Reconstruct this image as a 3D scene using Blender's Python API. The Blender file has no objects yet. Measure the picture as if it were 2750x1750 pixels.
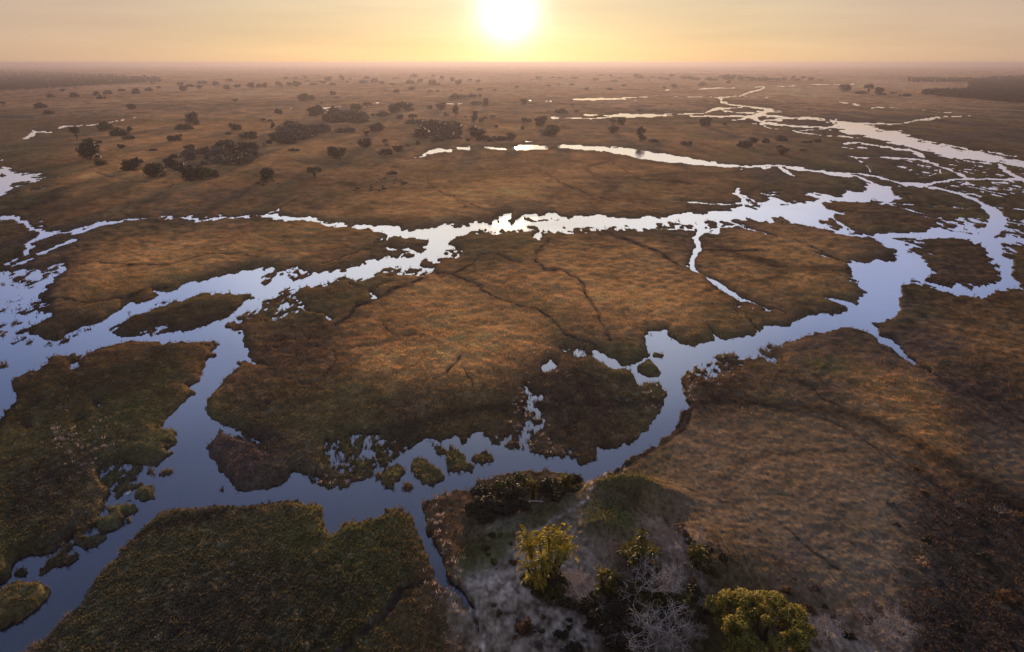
import bpy, math, random
import numpy as np
from mathutils import Vector, Matrix

R = math.radians
C = bpy.context.scene.collection
SC = bpy.context.scene
rng = np.random.default_rng(11)
random.seed(11)

# ------------------------------------------------------------------ camera, sky, sun, exposure
CAM_H = 55.0
PITCH = R(21.06)
FOC = 24.0
SUN_EL, SUN_AZ = R(3.75), R(-0.30)
cam_d = bpy.data.cameras.new('camera')
cam_d.lens = FOC; cam_d.sensor_width = 36; cam_d.clip_start = 0.5; cam_d.clip_end = 120000
cam = bpy.data.objects.new('camera', cam_d); C.objects.link(cam)
cam.location = (0, 0, CAM_H); cam.rotation_euler = (math.pi/2 - PITCH, 0, 0)
SC.camera = cam
SC.view_settings.view_transform = 'Standard'
SC.view_settings.look = 'None'
SC.view_settings.gamma = 1.0
SC.view_settings.use_curve_mapping = False
SC.view_settings.exposure = EXPOSURE = 0.72
SC.cycles.use_denoising = True
SC.cycles.max_bounces = 6; SC.cycles.diffuse_bounces = 2; SC.cycles.glossy_bounces = 3
SC.cycles.transparent_max_bounces = 6; SC.cycles.volume_bounces = 1; SC.cycles.transmission_bounces = 3

world = bpy.data.worlds.new('World'); SC.world = world; world.use_nodes = True
SUN_DIR = Vector((math.sin(SUN_AZ)*math.cos(SUN_EL), math.cos(SUN_AZ)*math.cos(SUN_EL), math.sin(SUN_EL)))
def build_world():
    nt = world.node_tree; N = nt.nodes; L = nt.links; N.clear()
    out = N.new('ShaderNodeOutputWorld'); bg = N.new('ShaderNodeBackground')
    sky = N.new('ShaderNodeTexSky'); sky.sky_type = 'NISHITA'; sky.sun_disc = False
    sky.sun_elevation = SUN_EL; sky.sun_rotation = SUN_AZ
    sky.altitude = 900; sky.air_density = 1.0; sky.dust_density = 1.0; sky.ozone_density = 1.5
    bg.inputs['Strength'].default_value = 0.10
    # dust-laden evening air: warm veil low over the horizon, glare round the sun, everywhere smooth
    tc = N.new('ShaderNodeTexCoord')
    nrm = N.new('ShaderNodeVectorMath'); nrm.operation = 'NORMALIZE'; L.new(tc.outputs['Generated'], nrm.inputs[0])
    sep = N.new('ShaderNodeSeparateXYZ'); L.new(nrm.outputs[0], sep.inputs[0])
    dot = N.new('ShaderNodeVectorMath'); dot.operation = 'DOT_PRODUCT'; L.new(nrm.outputs[0], dot.inputs[0]); dot.inputs[1].default_value = SUN_DIR
    ac = N.new('ShaderNodeMath'); ac.operation = 'ARCCOSINE'; ac.use_clamp = False; L.new(dot.outputs['Value'], ac.inputs[0])
    def M(op, a, b=None, clamp=False):
        n = N.new('ShaderNodeMath'); n.operation = op; n.use_clamp = clamp
        for i, q in enumerate((a, b)):
            if q is None: continue
            if isinstance(q, (int, float)): n.inputs[i].default_value = q
            else: L.new(q, n.inputs[i])
        return n.outputs[0]
    el = M('MAXIMUM', sep.outputs[2], 0.0)
    def ramp(fac, stops, ease='LINEAR'):
        r = N.new('ShaderNodeValToRGB'); r.color_ramp.interpolation = ease
        e = r.color_ramp.elements
        e[0].position, e[0].color = stops[0][0], (*stops[0][1], 1)
        e[1].position, e[1].color = stops[-1][0], (*stops[-1][1], 1)
        for p, c in stops[1:-1]:
            q = e.new(p); q.color = (*c, 1)
        L.new(fac, r.inputs[0]); return r.outputs[0]
    ang = ac.outputs[0]
    # by angle from the sun: colour of the low sky
    near = ramp(M('DIVIDE', ang, 1.6), SKY_LOW, 'EASE')
    high = ramp(M('DIVIDE', ang, 3.14), SKY_HIGH, 'EASE')
    lowmix = ramp(el, [(0.0, (1, 1, 1)), (0.06, (.95,)*3), (0.12, (.6,)*3), (0.2, (.2,)*3), (0.3, (0, 0, 0))], 'EASE')
    mx = N.new('ShaderNodeMix'); mx.data_type = 'RGBA'; L.new(lowmix, mx.inputs[0]); L.new(high, mx.inputs[6]); L.new(near, mx.inputs[7])
    # physical sky adds its own share
    sk = N.new('ShaderNodeVectorMath'); sk.operation = 'SCALE'; L.new(sky.outputs[0], sk.inputs[0]); sk.inputs['Scale'].default_value = SKY_SHARE
    a1 = N.new('ShaderNodeVectorMath'); a1.operation = 'ADD'; L.new(mx.outputs[2], a1.inputs[0]); L.new(sk.outputs[0], a1.inputs[1])
    # glare
    g1 = M('EXPONENT', M('MULTIPLY', M('POWER', M('DIVIDE', ang, 0.033), 2.0), -1.0))
    g2 = M('EXPONENT', M('MULTIPLY', M('DIVIDE', ang, 0.040), -1.0))
    g3 = M('EXPONENT', M('MULTIPLY', M('DIVIDE', ang, 0.20), -1.0))
    def col(v, c):
        n = N.new('ShaderNodeVectorMath'); n.operation = 'SCALE'; n.inputs[0].default_value = c; L.new(v, n.inputs['Scale']); return n.outputs[0]
    # thin uneven veils of haze drawn out along the horizon
    vm = N.new('ShaderNodeMapping'); L.new(nrm.outputs[0], vm.inputs[0]); vm.inputs['Scale'].default_value = (2.2, 2.2, 26)
    vn = N.new('ShaderNodeTexNoise'); L.new(vm.outputs[0], vn.inputs['Vector']); vn.inputs['Scale'].default_value = 1.4; vn.inputs['Detail'].default_value = 4
    mr = N.new('ShaderNodeMapRange'); L.new(vn.outputs[0], mr.inputs[0]); mr.inputs[1].default_value = .3; mr.inputs[2].default_value = .7; mr.inputs[3].default_value = .93; mr.inputs[4].default_value = 1.06
    vs = N.new('ShaderNodeVectorMath'); vs.operation = 'SCALE'; L.new(a1.outputs[0], vs.inputs[0]); L.new(mr.outputs[0], vs.inputs['Scale'])
    cur = vs.outputs[0]
    for v, c in ((g1, GLARE[0]), (g2, GLARE[1]), (g3, GLARE[2])):
        a = N.new('ShaderNodeVectorMath'); a.operation = 'ADD'; L.new(cur, a.inputs[0]); L.new(col(v, c), a.inputs[1]); cur = a.outputs[0]
    L.new(cur, bg.inputs['Color']); L.new(bg.outputs[0], out.inputs[0])
# colours are radiances that the 0.1 background strength scales down
SKY_LOW = [(0.0, (3.3, 2.75, 2.1)), (0.08, (3.35, 2.7, 1.85)), (0.2, (3.55, 2.6, 1.7)), (0.33, (3.35, 2.3, 1.65)), (0.48, (2.55, 1.8, 1.55)), (0.7, (1.8, 1.35, 1.35)), (1.0, (1.3, 1.1, 1.4))]
SKY_HIGH = [(0.0, (5.0, 4.7, 4.2)), (0.06, (5.3, 5.15, 4.95)), (0.09, (5.5, 5.55, 5.8)), (0.125, (4.1, 4.5, 5.7)), (0.17, (2.1, 2.6, 4.3)), (0.24, (1.15, 1.55, 2.95)), (0.35, (.95, 1.3, 2.4)), (0.6, (1.0, 1.25, 2.1)), (1.0, (1.2, 1.2, 1.7))]
SKY_SHARE = 0.12
GLARE = [(7.5, 7.4, 6.9), (2.4, 2.4, 2.1), (0.15, 0.15, 0.1)]
build_world()

sun_d = bpy.data.lights.new('sun', 'SUN'); sun_d.energy = 5.0; sun_d.angle = R(0.6); sun_d.color = (1.0, 0.66, 0.36)
sun = bpy.data.objects.new('sun', sun_d); C.objects.link(sun)
sun.rotation_euler = (-SUN_DIR).to_track_quat('-Z', 'Y').to_euler(); sun.location = (0, 0, 80)

# ------------------------------------------------------------------ helpers
F_N = FOC/36*2750.0
def ray(px, py):
    u = (px-1375.0)/F_N; v = (875.0-py)/F_N
    return u, v
def ground_at(px, py, z=0.0):
    """survey sheet point -> metres on the plain"""
    u, v = ray(px, py)
    t = (CAM_H-z)/(math.sin(PITCH)-v*math.cos(PITCH))
    return t*u, t*(math.cos(PITCH)+v*math.sin(PITCH)), t
def prop(o, label=None, cat=None, group=None, kind=None):
    if label: o['label'] = label
    if cat: o['category'] = cat
    if group: o['group'] = group
    if kind: o['kind'] = kind
    return o
def mesh_obj(name, verts, faces, mat=None, parent=None, link=True, smooth=False):
    me = bpy.data.meshes.new(name)
    if isinstance(verts, np.ndarray) and isinstance(faces, np.ndarray):
        n = faces.shape[1]
        me.vertices.add(len(verts)); me.vertices.foreach_set('co', verts.astype(np.float32).ravel())
        me.loops.add(faces.size); me.loops.foreach_set('vertex_index', faces.astype(np.int32).ravel())
        me.polygons.add(len(faces)); me.polygons.foreach_set('loop_start', np.arange(0, faces.size, n, dtype=np.int32))
        me.update(calc_edges=True)
    else:
        me.from_pydata([tuple(v) for v in verts], [], [tuple(f) for f in faces]); me.update()
    if smooth: me.polygons.foreach_set('use_smooth', np.ones(len(me.polygons), bool))
    if mat: me.materials.append(mat)
    o = bpy.data.objects.new(name, me)
    if link: C.objects.link(o)
    if parent: o.parent = parent
    return o
def thing(name, label, cat, loc, rz=0.0, group=None, scale=1.0):
    o = bpy.data.objects.new(name, None); C.objects.link(o); o.empty_display_size = 0.3
    o.location = loc; o.rotation_euler = (0, 0, rz); o.scale = (scale,)*3 if isinstance(scale, (int, float)) else scale
    return prop(o, label, cat, group)
def child(name, me, parent, loc=(0,0,0), rot=(0,0,0), scale=(1,1,1)):
    o = bpy.data.objects.new(name, me); C.objects.link(o); o.parent = parent
    o.location = loc; o.rotation_euler = rot; o.scale = scale
    return o

def _hash(ix, iy, s):
    h = (ix.astype(np.uint32)*np.uint32(374761393) + iy.astype(np.uint32)*np.uint32(668265263) + np.uint32(s*974711+17))
    h = (h ^ (h >> np.uint32(13)))*np.uint32(1274126177)
    h ^= h >> np.uint32(16)
    return (h & np.uint32(0xffffff)).astype(np.float32)/np.float32(0xffffff)
def vnoise(x, y, s=0):
    x0 = np.floor(x); y0 = np.floor(y); fx = (x-x0).astype(np.float32); fy = (y-y0).astype(np.float32)
    ix = x0.astype(np.int64); iy = y0.astype(np.int64)
    fx = fx*fx*fx*(fx*(fx*6-15)+10); fy = fy*fy*fy*(fy*(fy*6-15)+10)
    a = _hash(ix, iy, s); b = _hash(ix+1, iy, s); c = _hash(ix, iy+1, s); d = _hash(ix+1, iy+1, s)
    return (a+(b-a)*fx)*(1-fy) + (c+(d-c)*fx)*fy - 0.5      # -.5 .. .5

# ------------------------------------------------------------------ node helper
class NB:
    def __init__(s, name):
        s.m = bpy.data.materials.new(name); s.m.use_nodes = True
        s.t = s.m.node_tree; s.N = s.t.nodes; s.L = s.t.links; s.N.clear()
        s.out = s.N.new('ShaderNodeOutputMaterial')
    def n(s, typ, **kw):
        q = s.N.new(typ)
        for k, v in kw.items():
            if k.startswith('i_'):
                key = k[2:]; key = int(key) if key.isdigit() else key.replace('_', ' ')
                if hasattr(v, 'is_linked') or isinstance(v, bpy.types.NodeSocket): s.L.new(v, q.inputs[key])
                else: q.inputs[key].default_value = v
            else: setattr(q, k, v)
        return q
    def noise(s, vec, scale, detail=3, rough=0.55):
        return s.n('ShaderNodeTexNoise', i_Vector=vec, i_Scale=scale, i_Detail=detail, i_Roughness=rough).outputs[0]
    def map(s, f, a, b, c, d):
        return s.n('ShaderNodeMapRange', i_0=f, i_1=a, i_2=b, i_3=c, i_4=d).outputs[0]
    def math(s, op, a, b=0.0):
        return s.n('ShaderNodeMath', operation=op, i_0=a, i_1=b).outputs[0]
    def mix(s, f, a, b, bt='MIX'):
        q = s.n('ShaderNodeMix', data_type='RGBA', blend_type=bt)
        for k, v in ((0, f), (6, a), (7, b)):
            if isinstance(v, bpy.types.NodeSocket): s.L.new(v, q.inputs[k])
            else: q.inputs[k].default_value = v if k == 0 or len(v) == 4 else (*v, 1)
        return q.outputs[2]
# ------------------------------------------------------------------ survey of the delta
# The plan of channels, pools and islands is drawn on survey sheets (one per square of the aerial survey);
# each sheet has an origin and a scale and every point maps to a place on the plain through ground_at().
SH = {'F': (0, 0, .8753)}
for r_, oy in (('A', 100), ('B', 400), ('C', 750)):
    for k_, ox in enumerate((0, 700, 1400, 2050)): SH['%s%d' % (r_, k_+1)] = (ox, oy, 3.44)
for k_, ox in enumerate((0, 600, 1250, 2050)): SH['D%d' % (k_+1)] = (ox, 1100, 2.357)
def tf(sheet, x, y):
    ox, oy, s = SH[sheet]; return ox+x/s, oy+y/s
X0, X1, Y0, Y1, CS = -360, 3110, 168, 1960, 0.75
CW, CH = int((X1-X0)*CS), int((Y1-Y0)*CS)
def cv(sheet, pts):
    return np.array([[(tf(sheet, p[0], p[1])[0]-X0)*CS, (tf(sheet, p[0], p[1])[1]-Y0)*CS] for p in pts])
def fill(canvas, sheet, pts, val, soft=None):
    P = cv(sheet, pts)
    x0, y0 = np.maximum(np.floor(P.min(0)).astype(int)-1, 0); x1, y1 = np.ceil(P.max(0)).astype(int)+2
    x1 = min(x1, CW); y1 = min(y1, CH)
    if x1 <= x0 or y1 <= y0: return
    yy = np.arange(y0, y1)+.5; xx = np.arange(x0, x1)+.5
    ins = np.zeros((len(yy), len(xx)), bool)
    n = len(P)
    for i in range(n):
        ax, ay = P[i]; bx, by = P[(i+1) % n]
        if ay == by: continue
        r = (yy > min(ay, by)) & (yy <= max(ay, by))
        if not r.any(): continue
        xc = ax+(yy[r]-ay)*(bx-ax)/(by-ay)
        ins[r] ^= xx[None, :] > xc[:, None]
    canvas[y0:y1, x0:x1][ins] = val
def stroke(canvas, sheet, pts, w, val, mode='mix', strength=1.0):
    """pts: (x, y[, width]); width in sheet units"""
    s = SH[sheet][2]
    P = cv(sheet, pts); W = np.array([(p[2] if len(p) > 2 else w) for p in pts], float)/s*CS/2
    for i in range(len(P)-1):
        a, b = P[i], P[i+1]; wa, wb = W[i], W[i+1]; pad = max(wa, wb)+2
        x0, y0 = np.maximum(np.floor(np.minimum(a, b)-pad).astype(int), 0)
        x1, y1 = np.ceil(np.maximum(a, b)+pad).astype(int)
        x1 = min(x1, CW); y1 = min(y1, CH)
        if x1 <= x0 or y1 <= y0: continue
        gx, gy = np.meshgrid(np.arange(x0, x1)+.5, np.arange(y0, y1)+.5)
        d = b-a; L2 = max((d**2).sum(), 1e-6)
        t = np.clip(((gx-a[0])*d[0]+(gy-a[1])*d[1])/L2, 0, 1)
        dist = np.hypot(gx-a[0]-t*d[0], gy-a[1]-t*d[1])
        cov = np.clip(wa+(wb-wa)*t-dist+.5, 0, 1)*strength
        v = canvas[y0:y1, x0:x1]
        if mode == 'min': np.minimum(v, 1-(1-val)*cov, out=v)
        elif mode == 'max': np.maximum(v, val*cov, out=v)
        else: v += (val-v)*cov
def blur(a, s):
    if s <= 0: return a
    r = int(math.ceil(s*2.6)); k = np.exp(-.5*(np.arange(-r, r+1)/s)**2); k /= k.sum(); k = k.astype(np.float32)
    b = np.pad(a, ((r, r), (0, 0)), mode='edge'); o = np.zeros_like(a)
    for i, q in enumerate(k): o += q*b[i:i+a.shape[0]]
    b = np.pad(o, ((0, 0), (r, r)), mode='edge'); o = np.zeros_like(a)
    for i, q in enumerate(k): o += q*b[:, i:i+a.shape[1]]
    return o

LAND = np.ones((CH, CW), np.float32)
W = lambda sh, pts: fill(LAND, sh, pts, 0.0)
I = lambda sh, pts, v=1.0: fill(LAND, sh, pts, v-.07 if .55 < v < .8 else v)

# thin river along the left, with its branch to the lower left
W('B1', [(-1500,560),(-600,600),(0,622),(60,620),(160,630),(215,618),(190,640),(260,670),(330,720),(400,745),(460,770),(560,762),(700,738),(780,728),(850,700),(940,678),(1180,640),(1300,626),(1500,616),(1700,626),(1790,630),(1990,626),(2070,616),(2408,614),
 (2408,636),(2100,636),(1880,654),(1800,657),(1640,642),(1440,636),(1200,660),(960,702),(860,737),(740,767),(480,800),(400,822),(290,862),(285,880),(318,890),(280,945),(285,965),(200,1010),(100,1060),(0,1100),(-1000,1500),(-1000,1400),(0,1072),
 (90,1036),(210,980),(235,962),(215,940),(250,910),(228,885),(265,855),(365,802),(380,790),(290,745),(240,708),(180,672),(100,657),(0,657),(-700,640),(-1500,600)])
# main river from the centre to the lower left
W('B2', [(0,610),(150,610),(280,628),(420,640),(520,638),(560,666),(700,683),(960,700),(1200,708),(1340,743),(1440,746),(1600,725),(1700,700),(1860,690),(1900,680),(2050,650),(2180,640),(2190,618),(2290,603),(2365,556),(2300,630),(2280,660),(2330,678),(2460,684),
 (2460,735),(2200,745),(2080,745),(1960,760),(1880,800),(1780,830),(1730,880),(1770,905),(1870,935),(1850,965),(1820,1000),(1680,1020),(1640,1050),(1600,1090),(1560,1110),(1620,1140),(1625,1180),(1560,1160),(1500,1160),(1440,1180),(1390,1170),(1370,1210),(1380,1150),
 (1300,1110),(1230,1085),(1160,1110),(1030,1160),(1040,1190),(880,1215),(780,1190),(640,1230),(540,1265),(440,1250),(330,1290),(340,1320),(260,1350),(330,1280),(160,1325),(80,1376),(-40,1500),(-200,1500),(-200,1120),(0,1090),(50,1105),(230,1090),
 (350,1080),(400,1095),(520,1150),(660,1130),(760,1110),(880,1075),(940,1050),(990,1040),(1080,1030),(1180,1005),(1270,1010),(1400,990),(1480,950),(1530,900),(1555,860),(1570,832),(1370,820),(1180,800),(1050,760),(970,745),(830,717),(640,717),(560,697),(500,677),(300,662),(200,650),(0,636)])
W('C1', [(2500,-130),(2408,-114),(2140,-54),(1900,-4),(1700,50),(1560,105),(1390,105),(1480,150),(1400,185),(1300,210),(1160,215),(1140,250),(1080,310),(960,365),(980,375),(860,430),(740,440),(660,490),(540,550),(440,555),(380,540),(260,510),(270,470),(330,420),
 (380,390),(500,340),(460,310),(330,290),(440,240),(500,210),(360,195),(380,130),(480,40),(540,-9),(590,-84),(620,-159),(480,-124),(340,-64),(270,-14),(120,-24),(40,-64),(0,-74),(-1300,-20),(-1300,1500),(-60,1450),(0,1376),(20,1290),(50,1220),(130,1160),(155,1035),
 (100,1020),(90,950),(150,910),(380,830),(420,800),(480,745),(365,755),(440,710),(540,690),(600,710),(640,720),(700,685),(770,690),(760,730),(620,790),(680,830),(770,810),(725,790),(740,755),(840,680),(920,640),(1100,600),(1240,575),(1370,570),(1460,580),
 (1510,610),(1580,585),(1700,595),(1890,560),(1970,570),(2020,640),(1960,710),(1870,800),(1870,860),(1840,920),(1840,960),(1720,1010),(1790,1040),(1700,1130),(1640,1200),(1540,1280),(1500,1340),(1480,1376),(1400,1440),(1960,1440),
 (1900,1300),(1880,1220),(1920,1110),(1960,1060),(2050,970),(2080,920),(2170,830),(2210,760),(2408,782),(2408,775),(2330,745),(2290,700),(2290,640),(2250,570),(2260,530),(2220,480),(2110,460),(2100,435),(2190,410),(2250,420),(2340,370),(2380,340),(2408,285),(2480,260)])
# the lower channel with its islets, down to the bottom left corner
W('D1', [(1115,-10),(1050,70),(960,140),(900,200),(820,270),(740,320),(650,350),(620,400),(640,480),(705,510),(640,640),(600,690),(500,780),(420,830),(300,900),(130,930),(80,980),(70,1050),(0,1110),(-800,1400),(-800,2300),(0,1640),(230,1500),(300,1450),(420,1330),
 (510,1260),(540,1180),(640,1040),(740,960),(760,910),(870,800),(940,730),(1070,640),(1200,635),(1400,620),(1500,620),(1650,605),(1694,610),(1784,580),(1884,590),(1914,612),(2074,615),(2034,680),(2054,760),(2094,805),(2154,760),(2214,720),(2314,705),(2424,680),(2434,640),(2514,630),
 (2594,660),(2634,730),(2684,870),(2704,970),(2744,1030),(2734,1090),(2794,1130),(2864,1200),(2974,1270),(3004,1330),(3030,1440),(3050,1440),(3018,1330),(3014,1260),(2934,1150),(2844,1060),(2814,960),(2754,870),(2694,700),(2689,610),(2754,560),(2864,525),(2974,510),(3004,480),(3020,460),
 (3108,455),(3228,400),(3300,385),(3546,400),(3660,450),(3690,480),(3726,520),(3766,460),(3846,420),(3866,380),(3916,370),(3946,330),(4026,285),(4126,230),(4226,160),(4306,80),(4336,-5),(4176,-5),(4126,90),(4026,180),(3926,240),(3796,240),(3796,290),(3736,320),
 (3696,340),(3646,345),(3576,300),(3486,290),(3366,270),(3276,270),(3166,240),(3086,200),(3046,140),(2990,150),(2914,210),(2884,160),(2814,200),(2714,180),(2594,230),(2494,310),(2454,400),(2344,440),(2244,460),(2174,500),(2054,495),(1954,460),(1914,400),(1814,390),(1744,350),(1674,290),
 (1604,230),(1544,170),(1514,130),(1414,90),(1330,60),(1290,-10)])
I('D1', [(1385,130),(1350,200),(1300,245),(1330,290),(1400,370),(1430,430),(1500,510),(1580,510),(1690,500),(1790,480),(1850,410),(1760,320),(1680,260),(1600,220),(1520,185),(1420,160)])
I('C1', [(1030,480),(1100,425),(1200,350),(1380,290),(1540,255),(1700,190),(1900,140),(2060,130),(2200,140),(2310,130),(2330,170),(2240,210),(2200,290),(2100,350),(1960,410),(1800,460),(1600,490),(1470,500),(1280,500),(1160,520),(1060,525)])
I('C1', [(2320,160),(2370,155),(2360,185),(2330,190)]); I('C1', [(1280,500),(1420,425),(1620,430),(1480,500)], .72)
# islets of the lower left channel
for p in ([(960,140),(1100,110),(1118,200),(1060,250),(1080,290),(1000,350),(900,350),(880,400),(800,420),(700,480),(640,470),(650,340),(780,290),(860,200)],
          [(1015,415),(1060,375),(1105,380),(1080,420),(1020,432)], [(905,400),(960,370),(975,395),(920,415)], [(930,440),(985,430),(960,455)],
          [(715,560),(740,500),(800,470),(900,460),(920,470),(800,520),(740,580)], [(865,560),(890,500),(970,485),(970,560),(900,578)],
          [(680,640),(720,620),(840,590),(870,620),(850,660),(760,680),(700,690)], [(590,740),(640,700),(780,680),(825,690),(790,720),(740,760),(640,780)],
          [(500,850),(560,810),(640,790),(695,815),(600,860),(540,885)], [(230,1050),(300,960),(420,860),(440,880),(360,960),(540,900),(480,950),(340,1000)],
          [(80,1060),(120,1010),(190,1020),(130,1050)], [(-40,1180),(100,1100),(250,1105),(310,1130),(290,1200),(200,1290),(100,1340),(0,1400),(-60,1400)],
          [(1380,510),(1400,495),(1408,505),(1390,520)]):
    I('D1', p)
I('D1', [(760,310),(640,360),(625,400),(645,480),(705,515),(650,640),(600,700),(500,790),(400,850),(300,930),(330,960),(500,850),(600,745),(700,630),(740,560),(770,480),(900,400),(900,350)], .58)
I('D1', [(1500,120),(1560,140),(1650,200),(1700,290),(1640,250),(1560,190)], .5)
# marshy shallows along the lower river
I('D2', [(650,190),(760,150),(1000,140),(1090,170),(1170,230),(1090,300),(1080,360),(1000,470),(900,440),(780,470),(640,430),(620,330)], .66)
I('D2', [(660,300),(720,265),(770,280),(740,330),(690,330)], .25)
for p in ([(1010,440),(1040,380),(1120,340),(1150,390),(1110,470),(1070,520),(1030,490)], [(1170,370),(1220,310),(1300,320),(1370,360),(1410,430),(1300,480),(1200,420)],
          [(1390,300),(1440,220),(1500,260),(1560,380),(1450,410),(1410,370)], [(1560,320),(1620,260),(1680,270),(1700,330),(1600,345)]):
    I('D2', p, .86)
I('D2', [(520,400),(640,430),(800,450),(780,490),(640,497),(540,460)], .6)
I('D2', [(1120,470),(1200,450),(1300,440),(1280,480),(1150,520)], .5)
I('D2', [(1290,180),(1400,200),(1420,300),(1350,280)], .42)
I('D3', [(120,170),(330,130),(420,180),(430,270),(330,270),(220,240)], .7)
I('D3', [(560,250),(780,240),(850,250),(840,300),(730,350),(660,320)], .8)
W('D3', [(360,0),(410,-20),(450,50),(490,80),(450,130),(400,180),(380,270),(350,160),(380,60)])
I('D3', [(340,60),(470,60),(430,150),(350,160)], .42)
I('D3', [(0,370),(30,375),(20,392),(0,390)])
# river arm on the right (lower), to the junction in the middle right
W('C3', [(1180,1390),(1240,1280),(1310,1160),(1340,1090),(1300,1010),(1250,950),(1150,960),(1090,985),(1000,830),(940,820),(930,790),(1060,780),(1080,760),(1170,700),(1180,610),(1150,560),(1180,490),(1250,490),(1340,465),(1380,550),(1480,602),(1620,607),(1770,575),
 (1840,552),(1930,545),(2080,520),(2200,490),(2240,440),(2416,430),(2506,400),(2566,350),(2716,330),(2886,310),(3046,285),(2996,240),(2836,190),(2776,155),(2876,168),(2996,200),(3096,240),(3136,230),(3126,180),(3221,110),(3166,60),(3050,20),(3036,-160),(3500,-200),
 (3560,-100),(3526,60),(3486,160),(3506,200),(3496,280),(3436,350),(3376,390),(3236,405),(3336,520),(3450,580),(3536,660),(3640,770),(3766,880),(3766,900),(3636,800),(3466,700),(3446,640),(3336,585),(3216,495),(3136,455),(2956,455),(2856,480),(2716,510),(2566,560),
 (2416,592),(2236,612),(2190,690),(2050,760),(1780,775),(1600,785),(1490,860),(1500,1000),(1530,1160),(1480,1260),(1440,1390)])
I('C3', [(1050,820),(1120,770),(1180,745),(1240,790),(1330,840),(1260,890),(1230,915),(1130,870)])
I('C3', [(1190,715),(1210,690),(1300,682),(1310,705),(1260,730)])
I('C3', [(1760,725),(1830,690),(1960,672),(2050,720),(1960,765),(1860,760)])
I('C3', [(1700,640),(2200,630),(2200,760),(1700,790)], .0) if False else None
I('C3', [(2080,750),(2190,700),(2240,620),(2420,595),(2420,800),(2100,800)], .72)
I('C3', [(1500,860),(1600,780),(2080,780),(2080,830),(1600,960)], .68)
I('C3', [(1150,500),(1240,490),(1260,560),(1180,590)], .4)
W('C3', [(640,680),(700,648),(800,728),(900,738),(940,822),(850,822),(780,772),(690,742)])
W('C3', [(205,810),(225,770),(262,715),(335,800),(250,872)])
I('C3', [(350,600),(560,620),(640,690),(560,760),(350,720)], .7)
W('C3', [(80,1090),(200,1060),(215,1110),(150,1170),(180,1230),(210,1290),(180,1390),(40,1390),(30,1300),(110,1200)])
I('C3', [(30,1120),(210,1130),(200,1376),(20,1376)], .38)
I('C3', [(0,950),(60,960),(100,1080),(60,1100),(0,1040)], .6)
W('C1', [(880,1170),(920,1130),(945,1150),(900,1190)])
W('B2', [(810,1258),(860,1256),(890,1275),(830,1272)])
# central river, right half
W('B3', [(-60,684),(0,610),(270,602),(400,640),(450,620),(720,610),(860,630),(1010,642),(1170,630),(1200,615),(1240,635),(1500,610),(1555,575),(1600,597),(1760,575),(1960,565),(2030,515),(2060,490),(2060,465),(1990,420),(1968,375),(1998,358),(2220,395),(2420,480),(2520,492),(2680,480),
 (2776,440),(2640,430),(2506,372),(2566,402),(2756,420),(2876,435),(3016,415),(2956,385),(3056,390),(3176,400),(3196,370),(3126,365),(3236,330),(3250,310),(3400,345),(3500,345),(3520,400),(3470,460),(3400,480),(3380,530),(3500,640),(3540,760),(3440,830),(3600,850),(3900,640),
 (4130,630),(4376,630),(4296,540),(4336,560),(4486,640),(4466,720),(4644,830),(5600,1000),(5600,1100),(4644,870),(4436,870),(4416,930),(4536,1000),(4546,1080),(4536,1170),(4586,1240),(4700,1330),(5400,1500),(5400,1560),(4606,1285),(4386,1312),(4236,1390),(4196,1372),(3936,1342),(3786,1272),(3636,1227),(3596,1224),
 (3526,1262),(3496,1390),(3100,1390),(3211,1312),(3096,1245),(3286,1242),(3311,1192),(3156,1132),(3316,1122),(3446,1137),(3456,1112),(3356,1082),(3326,1082),(3486,1022),(3446,952),(3356,892),(3236,842),(3116,822),(3016,792),(2786,747),(2656,712),(2536,692),(2386,667),(2236,662),
 (2080,652),(1940,652),(1800,660),(1650,657),(1580,677),(1430,672),(1240,692),(1200,742),(1090,752),(1000,742),(880,732),(700,722),(600,732),(480,737),(430,770),(405,795),(300,757),(200,762),(185,825),(110,832),(130,790),(0,737)])
I('B3', [(2010,370),(2220,405),(2290,450),(2280,500),(2180,497),(2090,460),(2020,400)])          # little island in the hook
I('B3', [(0,625),(250,650),(380,640),(300,670),(0,675)], .52)
I('B3', [(0,700),(160,715),(180,770),(0,780)], .5); I('B3', [(300,740),(760,720),(760,750),(430,780)], .62)
I('B3', [(800,720),(1240,700),(1200,750),(900,755)], .58)
I('B3', [(1250,695),(1430,665),(1800,655),(1900,700),(1830,780),(1700,790),(1640,780),(1500,745),(1240,730)], .5)
I('B3', [(2060,500),(2250,510),(2260,550),(2000,575)], .55)
I('B3', [(1700,665),(1900,655),(1930,690),(1750,690)], .8)
# isles in the eastern water
I('B4', [(540,500),(600,480),(800,490),(1000,475),(1150,490),(1230,520),(1300,560),(1500,600),(1640,625),(1670,650),(1600,680),(1640,720),(1500,740),(1380,745),(1260,790),(1180,820),(1080,825),(940,790),(820,740),(740,700),(640,650),(640,612),(780,607),(880,606),(880,598),(740,590),(640,562),(560,522)])
I('B4', [(450,665),(500,650),(620,655),(750,730),(640,730),(540,700)])
I('B4', [(60,640),(180,632),(300,668),(220,675),(100,660)])
I('B4', [(780,755),(840,760),(930,795),(860,785)])
I('B4', [(150,500),(250,512),(230,518),(160,510)])
I('B4', [(1240,500),(1440,510),(1700,530),(1960,560),(2140,630),(1900,640),(1700,640),(1500,600),(1300,552)])
I('B4', [(1160,352),(1400,350),(1560,380),(1750,430),(1950,490),(2000,502),(1950,552),(1850,550),(1560,520),(1460,510),(1200,490),(1370,475),(1290,440),(1230,420)])
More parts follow.
